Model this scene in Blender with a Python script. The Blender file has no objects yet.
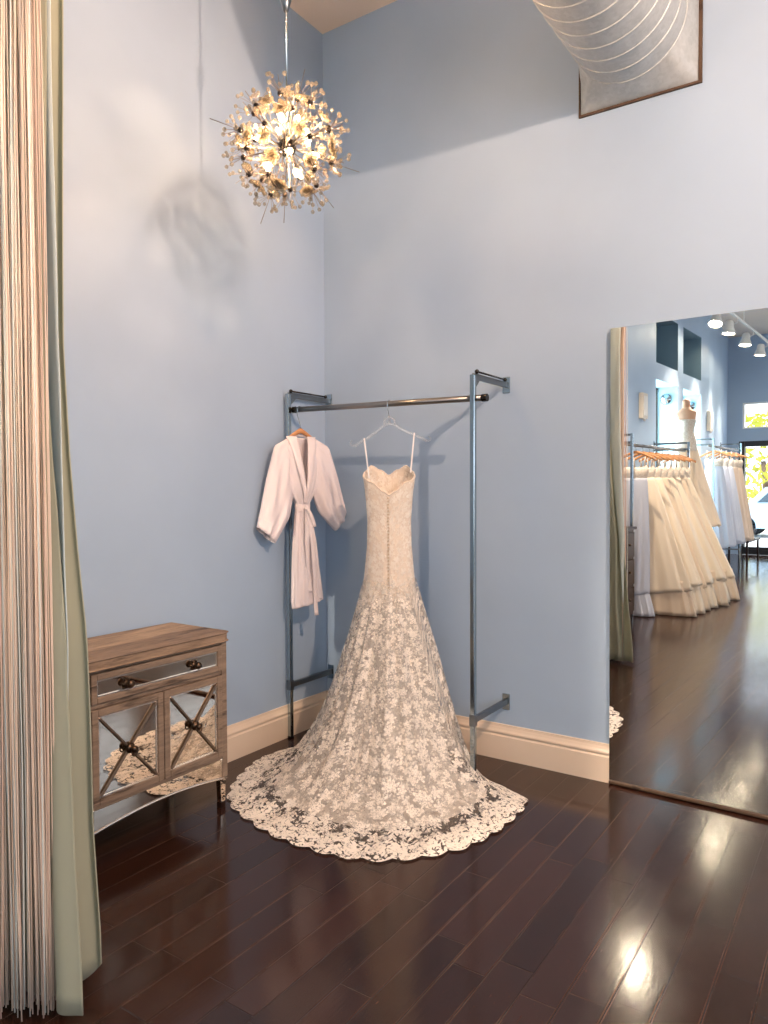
import bpy, math, random
from mathutils import Vector, Matrix
random.seed(7)
PI = math.pi
sc = bpy.context.scene
COL = sc.collection
R2 = Vector((.8267, .5626, 0)); C2 = Vector((.5626, -.8267, 0))

# ------------------------------------------------------------------ helpers
def new_obj(name, data, loc=(0, 0, 0), parent=None):
    o = bpy.data.objects.new(name, data); COL.objects.link(o)
    o.location = loc
    if parent: o.parent = parent
    return o

def wloc(o):
    v = Vector((0, 0, 0))
    while o:
        v = v + o.location; o = o.parent
    return v

def tag(o, label, cat, group=None):
    o['label'] = label; o['category'] = cat
    if group: o['group'] = group
    return o

def thing(name, label, cat, loc=(0, 0, 0), group=None):
    return tag(new_obj(name, None, loc), label, cat, group)

class MB:
    def __init__(s):
        s.v = []; s.f = []; s.uv = None; s.attr = {}
    def add(s, vs, fs):
        n = len(s.v); s.v += [Vector(q) for q in vs]; s.f += [[i + n for i in f] for f in fs]; return s
    def box(s, a, b):
        x0, y0, z0 = a; x1, y1, z1 = b
        x0, x1 = sorted((x0, x1)); y0, y1 = sorted((y0, y1)); z0, z1 = sorted((z0, z1))
        return s.add([(x0, y0, z0), (x1, y0, z0), (x1, y1, z0), (x0, y1, z0), (x0, y0, z1), (x1, y0, z1), (x1, y1, z1), (x0, y1, z1)],
                     [(3, 2, 1, 0), (4, 5, 6, 7), (0, 1, 5, 4), (1, 2, 6, 5), (2, 3, 7, 6), (3, 0, 4, 7)])
    def prism(s, poly, axis, a, b):
        """poly: list of 2-D points in the plane of the two other axes (cyclic order), extruded along axis from a to b."""
        n = len(poly)
        def mk(p, t):
            return (t, p[0], p[1]) if axis == 'x' else ((p[0], t, p[1]) if axis == 'y' else (p[0], p[1], t))
        vs = [mk(p, a) for p in poly] + [mk(p, b) for p in poly]
        fs = [list(range(n)), list(range(2 * n - 1, n - 1, -1))] + [[i, (i + 1) % n, n + (i + 1) % n, n + i] for i in range(n)]
        return s.add(vs, fs)
    def tube(s, pts, r, seg=8, cap=True):
        pts = [Vector(p) for p in pts]; n = len(pts)
        rs = r if isinstance(r, (list, tuple)) else [r] * n
        vs = []; prev = None
        for i, p in enumerate(pts):
            t = (pts[min(i + 1, n - 1)] - pts[max(i - 1, 0)]).normalized()
            if prev is None:
                prev = t.orthogonal().normalized()
            prev = (prev - t * prev.dot(t))
            prev = prev.normalized() if prev.length > 1e-6 else t.orthogonal().normalized()
            b = t.cross(prev)
            for k in range(seg):
                a = 2 * PI * k / seg
                vs.append(p + (prev * math.cos(a) + b * math.sin(a)) * rs[i])
        fs = [[i * seg + k, i * seg + (k + 1) % seg, (i + 1) * seg + (k + 1) % seg, (i + 1) * seg + k] for i in range(n - 1) for k in range(seg)]
        if cap:
            fs += [list(range(seg - 1, -1, -1)), [(n - 1) * seg + k for k in range(seg)]]
        return s.add(vs, fs)
    def bar(s, a, b, w, h, up=(0, 0, 1)):
        """rectangular bar from a to b, w sideways, h along up."""
        a = Vector(a); b = Vector(b); t = (b - a).normalized(); up = Vector(up)
        sd = t.cross(up)
        sd = sd.normalized() if sd.length > 1e-5 else t.orthogonal().normalized()
        u = sd.cross(t).normalized(); vs = []
        for p in (a, b):
            for i, j in ((-1, -1), (1, -1), (1, 1), (-1, 1)):
                vs.append(p + sd * (i * w / 2) + u * (j * h / 2))
        return s.add(vs, [(0, 3, 2, 1), (4, 5, 6, 7)] + [(k, (k + 1) % 4, 4 + (k + 1) % 4, 4 + k) for k in range(4)])
    def sphere(s, c, r, seg=10, rings=6, sz=1.0, M=None):
        c = Vector(c); vs = []; fs = []
        for i in range(1, rings):
            ph = PI * i / rings
            for k in range(seg):
                a = 2 * PI * k / seg
                p = Vector((math.sin(ph) * math.cos(a), math.sin(ph) * math.sin(a), math.cos(ph) * sz)) * r
                vs.append(c + (M @ p if M else p))
        top = Vector((0, 0, r * sz)); n = len(vs)
        vs += [c + (M @ top if M else top), c - (M @ top if M else top)]
        for i in range(rings - 2):
            for k in range(seg):
                fs.append([i * seg + k, (i + 1) * seg + k, (i + 1) * seg + (k + 1) % seg, i * seg + (k + 1) % seg])
        for k in range(seg):
            fs.append([n, k, (k + 1) % seg]); fs.append([n + 1, (rings - 2) * seg + (k + 1) % seg, (rings - 2) * seg + k])
        return s.add(vs, fs)
    def lathe(s, prof, c=(0, 0, 0), seg=24, axis=(0, 0, 1)):
        """prof: (r, h) pairs along axis."""
        ax = Vector(axis).normalized(); e = ax.orthogonal().normalized(); g = ax.cross(e); c = Vector(c); vs = []
        for r, h in prof:
            for k in range(seg):
                a = 2 * PI * k / seg
                vs.append(c + ax * h + (e * math.cos(a) + g * math.sin(a)) * r)
        n = len(prof)
        fs = [[i * seg + k, i * seg + (k + 1) % seg, (i + 1) * seg + (k + 1) % seg, (i + 1) * seg + k] for i in range(n - 1) for k in range(seg)]
        if prof[0][0] > 1e-5: fs.append(list(range(seg - 1, -1, -1)))
        if prof[-1][0] > 1e-5: fs.append([(n - 1) * seg + k for k in range(seg)])
        return s.add(vs, fs)
    def grid(s, fn, nu, nv, closed=False, uvfn=None, keep=None):
        """fn(i/nu, j/nv); u closed or open."""
        cu = nu if closed else nu + 1
        base = len(s.v)
        for j in range(nv + 1):
            for i in range(cu):
                s.v.append(Vector(fn(i / nu, j / nv)))
        for j in range(nv):
            for i in range(nu):
                if keep and not keep((i + .5) / nu, (j + .5) / nv): continue
                i2 = (i + 1) % cu
                s.f.append([base + j * cu + i, base + j * cu + i2, base + (j + 1) * cu + i2, base + (j + 1) * cu + i])
        if uvfn:
            s.uv = [uvfn(i / nu, j / nv) for j in range(nv + 1) for i in range(cu)]
        return s
    def build(s, name, mat, parent=None, loc=None, smooth=False, bevel=0, solid=0, sub=0, seg=2):
        me = bpy.data.meshes.new(name)
        off = wloc(parent) if parent else Vector((0, 0, 0))
        if loc is not None: off = off + Vector(loc)
        me.from_pydata([v - off for v in s.v], [], s.f)
        if s.uv:
            l = me.uv_layers.new(name='UVMap')
            for lp in me.loops: l.data[lp.index].uv = s.uv[lp.vertex_index]
        for k, vals in s.attr.items():
            at = me.attributes.new(k, 'FLOAT', 'POINT')
            for i, x in enumerate(vals): at.data[i].value = x
        me.materials.append(mat)
        if smooth:
            for p in me.polygons: p.use_smooth = True
        me.update()
        o = new_obj(name, me, loc or (0, 0, 0), parent)
        if bevel:
            m = o.modifiers.new('bevel', 'BEVEL'); m.width = bevel; m.segments = seg; m.limit_method = 'ANGLE'
        if sub:
            m = o.modifiers.new('sub', 'SUBSURF'); m.levels = sub; m.render_levels = sub
        if solid:
            m = o.modifiers.new('solid', 'SOLIDIFY'); m.thickness = solid; m.offset = 0
        return o

def struct(name, mb, mat, parent=None, **k):
    o = mb.build(name, mat, parent, **k)
    o['kind'] = 'structure'
    return o

def copy_tree(o, parent=None):
    c = o.copy(); COL.objects.link(c)
    if parent: c.parent = parent
    for ch in list(o.children): copy_tree(ch, c)
    return c

def lerp(a, b, t): return a + (b - a) * t
def interp(tab, x):
    if x <= tab[0][0]: return tab[0][1]
    for (a, p), (b, q) in zip(tab, tab[1:]):
        if x <= b: 
            t = (x - a) / (b - a) if b > a else 0
            return p + (q - p) * t
    return tab[-1][1]
def sinterp(tab, x):
    if x <= tab[0][0]: return tab[0][1]
    for (a, p), (b, q) in zip(tab, tab[1:]):
        if x <= b:
            t = (x - a) / (b - a); t = t * t * (3 - 2 * t)
            return p + (q - p) * t
    return tab[-1][1]

# ------------------------------------------------------------------ materials
def srgb(r, g, b):
    f = lambda c: (c / 255 / 12.92) if c / 255 <= .04045 else ((c / 255 + .055) / 1.055) ** 2.4
    return (f(r), f(g), f(b), 1)

class NT:
    def __init__(s, name):
        s.m = bpy.data.materials.new(name); s.m.use_nodes = True
        s.t = s.m.node_tree; s.b = s.t.nodes['Principled BSDF']; s.out = s.t.nodes['Material Output']
    def n(s, typ, **k):
        nd = s.t.nodes.new(typ)
        for a, b in k.items(): setattr(nd, a, b)
        return nd
    def put(s, sock, v):
        if hasattr(v, 'node'): s.t.links.new(v, sock)
        else: sock.default_value = v
    def math(s, op, a, b=0.0, c=None, clamp=False):
        nd = s.n('ShaderNodeMath', operation=op); nd.use_clamp = clamp
        s.put(nd.inputs[0], a); s.put(nd.inputs[1], b)
        if c is not None: s.put(nd.inputs[2], c)
        return nd.outputs[0]
    def vmath(s, op, a, b):
        nd = s.n('ShaderNodeVectorMath', operation=op)
        s.put(nd.inputs[0], a); s.put(nd.inputs[1], b)
        return nd.outputs[0]
    def mapr(s, v, a, b, c=0.0, d=1.0):
        nd = s.n('ShaderNodeMapRange'); nd.clamp = True
        s.put(nd.inputs[0], v); nd.inputs[1].default_value = a; nd.inputs[2].default_value = b
        nd.inputs[3].default_value = c; nd.inputs[4].default_value = d
        return nd.outputs[0]
    def mix(s, f, a, b):
        nd = s.n('ShaderNodeMix', data_type='RGBA')
        s.put(nd.inputs[0], f); s.put(nd.inputs[6], a); s.put(nd.inputs[7], b)
        return nd.outputs[2]
    def coord(s, which='Object', scale=None):
        o = s.n('ShaderNodeTexCoord').outputs[which]
        if scale is None: return o
        mp = s.n('ShaderNodeMapping'); s.put(mp.inputs[0], o); mp.inputs['Scale'].default_value = scale
        return mp.outputs[0]
    def noise(s, vec, scale, detail=3, rough=.55):
        nd = s.n('ShaderNodeTexNoise'); s.put(nd.inputs['Vector'], vec)
        nd.inputs['Scale'].default_value = scale; nd.inputs['Detail'].default_value = detail; nd.inputs['Roughness'].default_value = rough
        return nd.outputs['Fac']
    def bump(s, h, strength=.3, dist=.01):
        nd = s.n('ShaderNodeBump'); nd.inputs['Strength'].default_value = strength; nd.inputs['Distance'].default_value = dist
        s.put(nd.inputs['Height'], h); s.t.links.new(nd.outputs[0], s.b.inputs['Normal']); return nd.outputs[0]
    def set(s, **k):
        names = dict(col='Base Color', rough='Roughness', metal='Metallic', spec='Specular IOR Level', alpha='Alpha', trans='Transmission Weight', ior='IOR',
                     sheen='Sheen Weight', emit='Emission Color', estr='Emission Strength', coat='Coat Weight', sss='Subsurface Weight')
        for a, b in k.items(): s.put(s.b.inputs[names[a]], b)
        return s

def simple(name, col, rough=.5, metal=0, vary=.06, scale=6, **k):
    t = NT(name)
    f = t.noise(t.coord(), scale, 3)
    c = col
    dk = tuple(x * (1 - vary * 2) for x in c[:3]) + (1,)
    lt = tuple(min(1, x * (1 + vary)) for x in c[:3]) + (1,)
    t.set(col=t.mix(f, dk, lt), rough=rough, metal=metal, **k)
    return t.m

def wall_mat(name, col):
    t = NT(name)
    co = t.coord()
    f = t.noise(co, .9, 4, .6)
    d = tuple(x * .93 for x in col[:3]) + (1,)
    t.set(col=t.mix(t.mapr(f, .35, .65), d, col), rough=.48, spec=.35)
    t.bump(t.noise(co, 140, 2), .06, .002)
    return t.m

def floor_mat():
    t = NT('espresso_plank_floor')
    co = t.coord()
    sx = t.n('ShaderNodeSeparateXYZ'); t.put(sx.inputs[0], co)
    X, Y = sx.outputs[0], sx.outputs[1]
    w = .118
    row = t.math('FLOOR', t.math('DIVIDE', X, w))
    wn = t.n('ShaderNodeTexWhiteNoise', noise_dimensions='1D'); t.put(wn.inputs['W'], row)
    yy = t.math('ADD', t.math('DIVIDE', Y, .80), t.math('MULTIPLY', wn.outputs['Value'], 7.31))
    colm = t.math('FLOOR', yy)
    fx = t.math('FRACT', t.math('DIVIDE', X, w)); fy = t.math('FRACT', yy)
    ex = t.math('MULTIPLY', t.math('MINIMUM', fx, t.math('SUBTRACT', 1.0, fx)), w)
    ey = t.math('MULTIPLY', t.math('MINIMUM', fy, t.math('SUBTRACT', 1.0, fy)), .80)
    e = t.math('MINIMUM', ex, ey)
    groove = t.mapr(e, .0008, .0026)
    cv = t.n('ShaderNodeCombineXYZ'); t.put(cv.inputs[0], row); t.put(cv.inputs[1], colm)
    w2 = t.n('ShaderNodeTexWhiteNoise', noise_dimensions='2D'); t.put(w2.inputs['Vector'], cv.outputs[0])
    mp = t.n('ShaderNodeMapping'); t.put(mp.inputs[0], co); mp.inputs['Scale'].default_value = (46, 3.2, 1)
    off = t.vmath('ADD', mp.outputs[0], w2.outputs['Color'])
    grain = t.noise(off, 3, 6, .65)
    c1 = t.mix(t.mapr(grain, .3, .7), srgb(26, 13, 9), srgb(52, 30, 23))
    c2 = t.mix(t.math('MULTIPLY', w2.outputs['Value'], .5), c1, srgb(68, 42, 33))
    speck = t.mapr(t.noise(co, 170, 2, .5), .72, .78)
    scr = t.n('ShaderNodeMapping'); t.put(scr.inputs[0], co); scr.inputs['Scale'].default_value = (60, 8, 1); scr.inputs['Rotation'].default_value = (0, 0, .5)
    scr_f = t.mapr(t.noise(scr.outputs[0], 3, 2), .73, .78)
    wear = t.math('MAXIMUM', speck, scr_f)
    c3 = t.mix(t.math('MULTIPLY', wear, .5), c2, srgb(150, 115, 95))
    lip_glint = t.math('MULTIPLY', t.mapr(ex, .0016, .0024), t.mapr(ex, .0060, .0036))  # light caught by the bevels of long seams, put into the colour
    c3 = t.mix(t.math('MULTIPLY', lip_glint, t.mapr(t.noise(co, 3, 3), .4, .65, .04, .42)), c3, srgb(128, 96, 80))
    c4 = t.mix(groove, srgb(14, 7, 6), c3)
    t.set(col=c4, rough=t.math('ADD', t.math('MULTIPLY', t.noise(co, 9, 4), .12), .085), spec=.5)
    h = t.math('ADD', t.math('MULTIPLY', groove, .5), t.math('ADD', t.math('ADD', t.math('MULTIPLY', t.noise(co, 70, 3), .06), t.math('MULTIPLY', t.noise(off, 2.2, 2), .07)), t.math('MULTIPLY', t.noise(t.coord('Object', (2.2, 1.2, 1)), 3, 2), .10)))
    t.bump(h, .35, .005)
    return t.m

def wood_mat(name, a, b, dark, scale=(3, 26, 26), rough=.65):
    t = NT(name)
    co = t.coord('Object', scale)
    g = t.noise(co, 1.6, 6, .7)
    c = t.mix(t.mapr(g, .3, .7), a, b)
    st = t.mapr(t.noise(t.coord('Object', tuple(s * .35 for s in scale)), 2.3, 4, .7), .55, .66)
    c = t.mix(t.math('MULTIPLY', st, .8), c, dark)
    t.set(col=c, rough=rough, spec=.3); t.bump(g, .35, .003)
    return t.m

def lace_flower(t, vec, scale, petals, rin, rout, rnd=.85):
    """mask of petalled motifs, one per Voronoi cell of the cloth's own coordinates."""
    v = t.n('ShaderNodeTexVoronoi', voronoi_dimensions='2D', feature='F1')
    t.put(v.inputs['Vector'], vec); v.inputs['Scale'].default_value = scale; v.inputs['Randomness'].default_value = rnd
    d = t.vmath('SUBTRACT', vec, v.outputs['Position'])
    s = t.n('ShaderNodeSeparateXYZ'); t.put(s.inputs[0], d)
    ang = t.math('ARCTAN2', s.outputs[1], s.outputs[0])
    sp = t.n('ShaderNodeSeparateColor'); t.put(sp.inputs[0], v.outputs['Color'])
    ph = t.math('MULTIPLY', sp.outputs[0], 6.28)
    cs = t.math('COSINE', t.math('ADD', t.math('MULTIPLY', ang, float(petals)), ph))
    size = t.math('ADD', .75, t.math('MULTIPLY', sp.outputs[1], .5))
    edge = t.math('MULTIPLY', size, t.math('ADD', rin, t.math('MULTIPLY', cs, rout)))
    dist = v.outputs['Distance']
    m = t.mapr(t.math('SUBTRACT', edge, dist), 0, .04)
    hole = t.mapr(t.math('ABSOLUTE', t.math('SUBTRACT', dist, t.math('MULTIPLY', edge, .55))), .012, .035)
    eye = t.mapr(dist, .03, .06)
    return t.math('MULTIPLY', m, t.math('MULTIPLY', t.math('ADD', .35, t.math('MULTIPLY', hole, .65)), t.math('ADD', .4, t.math('MULTIPLY', eye, .6))))

def lace_mat(name, sheer=.16, dense=0.0, hem=True):
    t = NT(name)
    uvn = t.n('ShaderNodeTexCoord').outputs['UV']
    wob = t.n('ShaderNodeTexNoise', noise_dimensions='2D'); t.put(wob.inputs['Vector'], uvn); wob.inputs['Scale'].default_value = 30; wob.inputs['Detail'].default_value = 2
    uv = t.vmath('ADD', uvn, t.vmath('MULTIPLY', t.vmath('SUBTRACT', wob.outputs['Color'], (.5, .5, .5)), (.018, .018, 0)))
    big = lace_flower(t, uv, 10.5, 5, .34, .12)
    sh = t.vmath('ADD', uv, (3.17, 1.73, 0))
    mid = lace_flower(t, sh, 19, 6, .34, .12)
    sh2 = t.vmath('ADD', uv, (7.3, 5.1, 0))
    small = lace_flower(t, sh2, 42, 4, .34, .14)
    gate = t.mapr(t.noise(uv, 7, 2), .45 - dense, .55 - dense)
    gate2 = t.mapr(t.noise(sh, 11, 2), .42 - dense, .50 - dense)
    m = t.math('MAXIMUM', big, t.math('MULTIPLY', mid, gate))
    m = t.math('MAXIMUM', m, t.math('MULTIPLY', small, gate2))
    if hem:
        at = t.n('ShaderNodeAttribute', attribute_name='hem'); hd = at.outputs['Fac']
        wv = t.n('ShaderNodeTexVoronoi', voronoi_dimensions='2D', feature='F1'); t.put(wv.inputs['Vector'], uv); wv.inputs['Scale'].default_value = 36
        wv2 = t.n('ShaderNodeTexVoronoi', voronoi_dimensions='2D', feature='F1'); t.put(wv2.inputs['Vector'], sh); wv2.inputs['Scale'].default_value = 62
        bl = t.math('MAXIMUM', t.mapr(wv.outputs['Distance'], .42, .33), t.mapr(wv2.outputs['Distance'], .34, .26))
        edge = t.math('ADD', .105, t.math('MULTIPLY', t.noise(uv, 14, 2), .09))
        band = t.mapr(t.math('SUBTRACT', edge, hd), 0, .02)
        m = t.math('MAXIMUM', m, t.math('MULTIPLY', bl, band))
    if hem: sheer_s = t.mapr(hd, .20, .42, .14, sheer)
    else: sheer_s = sheer
    alpha = t.math('ADD', sheer_s, t.math('MULTIPLY', m, t.math('SUBTRACT', .97, sheer_s)))
    if hem:                                                         # the lace thins out into the bodice at its upper edge
        dp = t.n('ShaderNodeAttribute', attribute_name='drop').outputs['Fac']
        alpha = t.math('MULTIPLY', alpha, t.mapr(t.math('ADD', dp, t.math('MULTIPLY', t.math('SUBTRACT', t.noise(uv, 9, 2), .5), .22)), .03, .16))
    c = t.mix(m, srgb(212, 204, 194), srgb(246, 237, 224))
    t.set(col=c, rough=.8, spec=.15, alpha=alpha, sheen=.15)
    t.bump(m, .6, .004)
    return t.m

def solid_lace(name):
    t = NT(name)
    uv = t.n('ShaderNodeTexCoord').outputs['UV']
    a = lace_flower(t, uv, 16, 5, .36, .12); b = lace_flower(t, t.vmath('ADD', uv, (2.1, 4.3, 0)), 34, 4, .36, .12)
    g = t.mapr(t.noise(uv, 10, 2), .4, .55)
    m = t.math('MAXIMUM', t.math('MULTIPLY', a, g), t.math('MULTIPLY', b, .8))
    t.set(col=t.mix(m, srgb(228, 212, 194), srgb(248, 238, 224)), rough=.7, spec=.2, sheen=.15)
    t.bump(m, .7, .004)
    return t.m

def cloth(name, col, rough=.6, sheen=.2, weave=700, vary=.05, trans=0, **k):
    t = NT(name)
    co = t.coord()
    f = t.noise(co, 5, 3)
    d = tuple(x * (1 - vary * 2) for x in col[:3]) + (1,)
    t.set(col=t.mix(f, d, col), rough=rough, sheen=sheen, spec=.3, **k)
    t.bump(t.noise(co, weave, 1), .12, .001)
    if trans:
        tl = t.n('ShaderNodeBsdfTranslucent'); tl.inputs[0].default_value = col
        mx = t.n('ShaderNodeMixShader'); mx.inputs[0].default_value = trans
        t.t.links.new(t.b.outputs[0], mx.inputs[1]); t.t.links.new(tl.outputs[0], mx.inputs[2]); t.t.links.new(mx.outputs[0], t.out.inputs[0])
    return t.m

def crystal(name, tint, clear=.45, transl=.35, body=1.0):
    t = NT(name)
    tr = t.n('ShaderNodeBsdfTransparent'); tr.inputs[0].default_value = tint
    tl = t.n('ShaderNodeBsdfTranslucent'); tl.inputs[0].default_value = tuple(c * body for c in tint[:3]) + (1,)
    t.set(col=tuple(c * body for c in tint[:3]) + (1,), rough=.08, spec=.9)
    t.bump(t.noise(t.coord(), 150, 2), .5, .003)
    m1 = t.n('ShaderNodeMixShader'); m1.inputs[0].default_value = transl
    t.t.links.new(t.b.outputs[0], m1.inputs[1]); t.t.links.new(tl.outputs[0], m1.inputs[2])
    m2 = t.n('ShaderNodeMixShader'); m2.inputs[0].default_value = clear
    t.t.links.new(m1.outputs[0], m2.inputs[1]); t.t.links.new(tr.outputs[0], m2.inputs[2]); t.t.links.new(m2.outputs[0], t.out.inputs[0])
    return t.m

def emis(name, col, strength):
    t = NT(name); t.set(col=col, emit=col, estr=strength, rough=.4); return t.m

def leaf_mat(name, a, b):
    t = NT(name); t.set(col=t.mix(t.noise(t.coord(), 3, 4), a, b), rough=.6); return t.m

M = {}
M['wall'] = wall_mat('pale_blue_paint', srgb(165, 186, 209))
M['ceil'] = wall_mat('beige_ceiling_paint', srgb(238, 222, 206))
M['alcove'] = wall_mat('daylit_alcove_aqua', srgb(190, 226, 238))  # paler than the wall: the alcoves' daylight is put into the colour
M['niche_shade'] = wall_mat('shaded_niche_teal', srgb(120, 146, 162))  # darker than the wall: the unlit niches' shade is put into the colour
M['base'] = simple('cream_gloss_trim', srgb(232, 212, 190), .35, vary=.02)
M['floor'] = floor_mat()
M['pave'] = simple('pale_concrete', srgb(215, 215, 212), .8)
M['chrome'] = simple('polished_steel', srgb(172, 184, 190), .13, 1, .04)
M['steel'] = simple('brushed_steel', srgb(128, 134, 139), .3, 1, .06, 40)
M['rail'] = simple('pewter_tube', srgb(150, 144, 138), .28, 1, .05, 30)
M['dkmetal'] = simple('dark_chrome', srgb(70, 64, 60), .2, 1, .05)
M['galv'] = None
M['mirror'] = simple('mirror_silver', (.90, .92, .92, 1), 0.0, 1, .0)
M['antique'] = simple('aged_mirror', (.72, .63, .53, 1), .02, 1, .03, 12)
M['bevelglass'] = simple('bevelled_glass_edge', (.80, .72, .64, 1), .22, 1, .03, 12)
M['cabwood'] = wood_mat('weathered_pine', srgb(114, 96, 82), srgb(156, 134, 114), srgb(56, 44, 37), (26, 3, 26))
M['cabtop'] = wood_mat('weathered_pine_top', srgb(114, 94, 78), srgb(168, 142, 118), srgb(50, 38, 32), (22, 2.6, 22))
M['hangwood'] = wood_mat('varnished_hanger_wood', srgb(176, 116, 72), srgb(214, 158, 108), srgb(140, 88, 52), (20, 20, 20), .4)
M['darkwood'] = wood_mat('dark_stained_wood', srgb(36, 22, 18), srgb(58, 36, 28), srgb(22, 12, 10), (10, 10, 3), .35)
M['bronze'] = simple('antique_bronze', srgb(92, 74, 60), .32, 1, .1, 30)
M['lattice'] = simple('aged_pewter_strip', srgb(128, 112, 98), .42, .8, .1, 30)
M['frame'] = wood_mat('brown_timber_edge', srgb(74, 56, 44), srgb(98, 78, 62), srgb(48, 36, 28), (14, 14, 14), .6)
M['lace'] = lace_mat('ivory_lace_over_tulle', .34, .0)
M['bodice'] = solid_lace('ivory_corded_lace')
M['lining'] = cloth('champagne_satin', srgb(226, 217, 205), .5, .2)
M['ribbon'] = cloth('white_ribbon', srgb(246, 242, 240), .5)
M['button'] = simple('covered_button', srgb(214, 190, 160), .5)
M['satin'] = cloth('blush_satin', srgb(230, 220, 222), .36, .15, 900, .03)
M['satin2'] = cloth('blush_satin_trim', srgb(236, 224, 224), .34, .15, 900, .03)
M['clear'] = crystal('clear_acrylic', (.93, .95, .96, 1), .84, .03)
M['crystal'] = crystal('cut_crystal', (1, .96, .88, 1), .60, .35, .26)
M['flower'] = crystal('frosted_crystal_petal', (1, .94, .80, 1), .46, .50, .22)
M['bulb'] = emis('lamp_filament_glow', (1, .78, .46, 1), 8)
M['sage'] = cloth('sage_linen', srgb(186, 187, 165), .8, .1, 500, .05, trans=.25)
M['sagelight'] = cloth('pale_lining_cloth', srgb(214, 226, 224), .8, .1, 500, .04, trans=.2)
M['string'] = cloth('cream_cord', srgb(236, 216, 198), .75, .1, 900, .08)
M['stringp'] = cloth('pale_blue_cord', srgb(212, 216, 210), .75, .1, 900, .05)
M['stringd'] = cloth('rosy_cord', srgb(220, 190, 172), .75, .1, 900, .08)
M['gown'] = cloth('ivory_satin', srgb(250, 234, 210), .45, .2, 800, .03, trans=.12)
M['gown2'] = cloth('warm_ivory_organza', srgb(247, 226, 200), .6, .2, 800, .04, trans=.2)
M['tulle'] = cloth('white_tulle', srgb(228, 232, 242), .8, .3, 400, .03, trans=.3)
M['tullec'] = cloth('cream_tulle', srgb(240, 222, 204), .8, .3, 400, .03, trans=.3)
M['form'] = simple('blush_dress_form', srgb(226, 176, 142), .6)
M['white'] = simple('white_enamel', srgb(236, 232, 226), .4)
M['creambox'] = simple('cream_plastic', srgb(222, 212, 196), .45)
M['lens'] = emis('lamp_lens_glow', (1, .84, .60, 1), 130)
M['lens2'] = emis('strip_light_glow', (.80, .95, 1, 1), 6)
M['blackmetal'] = simple('black_frame_paint', srgb(30, 30, 32), .4)
M['foliage'] = leaf_mat('sunlit_leaves', srgb(120, 140, 20), srgb(232, 220, 60))
M['bark'] = simple('brown_bark', srgb(90, 70, 52), .9)
M['carpaint'] = simple('silver_blue_car_paint', srgb(150, 180, 205), .25)
M['tyre'] = simple('tyre_rubber', srgb(28, 28, 30), .8)
M['carglass'] = simple('tinted_car_glass', srgb(50, 70, 84), .1)
def glass_mat():
    t = NT('shop_window_glass')
    tr = t.n('ShaderNodeBsdfTransparent'); gl = t.n('ShaderNodeBsdfGlossy'); gl.inputs['Roughness'].default_value = .02
    mx = t.n('ShaderNodeMixShader'); mx.inputs[0].default_value = .06
    t.t.links.new(tr.outputs[0], mx.inputs[1]); t.t.links.new(gl.outputs[0], mx.inputs[2]); t.t.links.new(mx.outputs[0], t.out.inputs[0])
    return t.m
M['glass'] = glass_mat()
def galv():
    t = NT('galvanised_sheet')
    co = t.coord()
    v = t.n('ShaderNodeTexVoronoi'); t.put(v.inputs['Vector'], co); v.inputs['Scale'].default_value = 60
    sp = t.n('ShaderNodeSeparateColor'); t.put(sp.inputs[0], v.outputs['Color'])
    f = t.math('ADD', t.math('MULTIPLY', sp.outputs[0], .25), t.math('MULTIPLY', t.noise(co, 14, 5, .7), .75))
    t.set(col=t.mix(f, srgb(158, 164, 166), srgb(200, 205, 206)), rough=.55, metal=.25)
    return t.m
M['galv'] = galv()

def frame_rect_x(mb, y0, y1, z0, z1, x, w_, d_):
    mb.box((x, y0, z0), (x + d_, y0 + w_, z1)); mb.box((x, y1 - w_, z0), (x + d_, y1, z1)); mb.box((x, y0 + w_, z1 - w_), (x + d_, y1 - w_, z1)); mb.box((x, y0 + w_, z0), (x + d_, y1 - w_, z0 + w_))

# ------------------------------------------------------------------ room shell
XM, YM = 6.6, -13.2
H0, SL = 4.418, .010                       # ceiling height at the right wall, rise towards the shop front
def hz(y): return H0 - SL * y
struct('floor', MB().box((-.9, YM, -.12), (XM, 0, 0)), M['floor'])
mb = MB(); mb.add([(-.9, YM, hz(YM)), (XM, YM, hz(YM)), (XM, 0, H0), (-.9, 0, H0), (-.9, YM, hz(YM) + .15), (XM, YM, hz(YM) + .15), (XM, 0, H0 + .15), (-.9, 0, H0 + .15)],
              [(3, 2, 1, 0), (4, 5, 6, 7), (0, 1, 5, 4), (1, 2, 6, 5), (2, 3, 7, 6), (3, 0, 4, 7)])
struct('ceiling', mb, M['ceil'])
mb = MB(); mb.box((XM, YM - .2, 3.3), (XM + .2, .2, 5.1)); mb.box((XM, YM - .2, -.12), (XM + .2, .2, 1.6))
for y in (-.2, -3.5, -6.8, -10.1, YM): mb.box((XM, y - .2, 1.6), (XM + .2, y + .2, 3.3))
struct('wall_side', mb, M['ceil'])  # unseen side wall, opening heights and beige chosen to shape daylight and bounce
struct('wall_right', MB().box((-.2, 0, -.12), (XM, .2, 5.1)), M['wall'])
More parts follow.
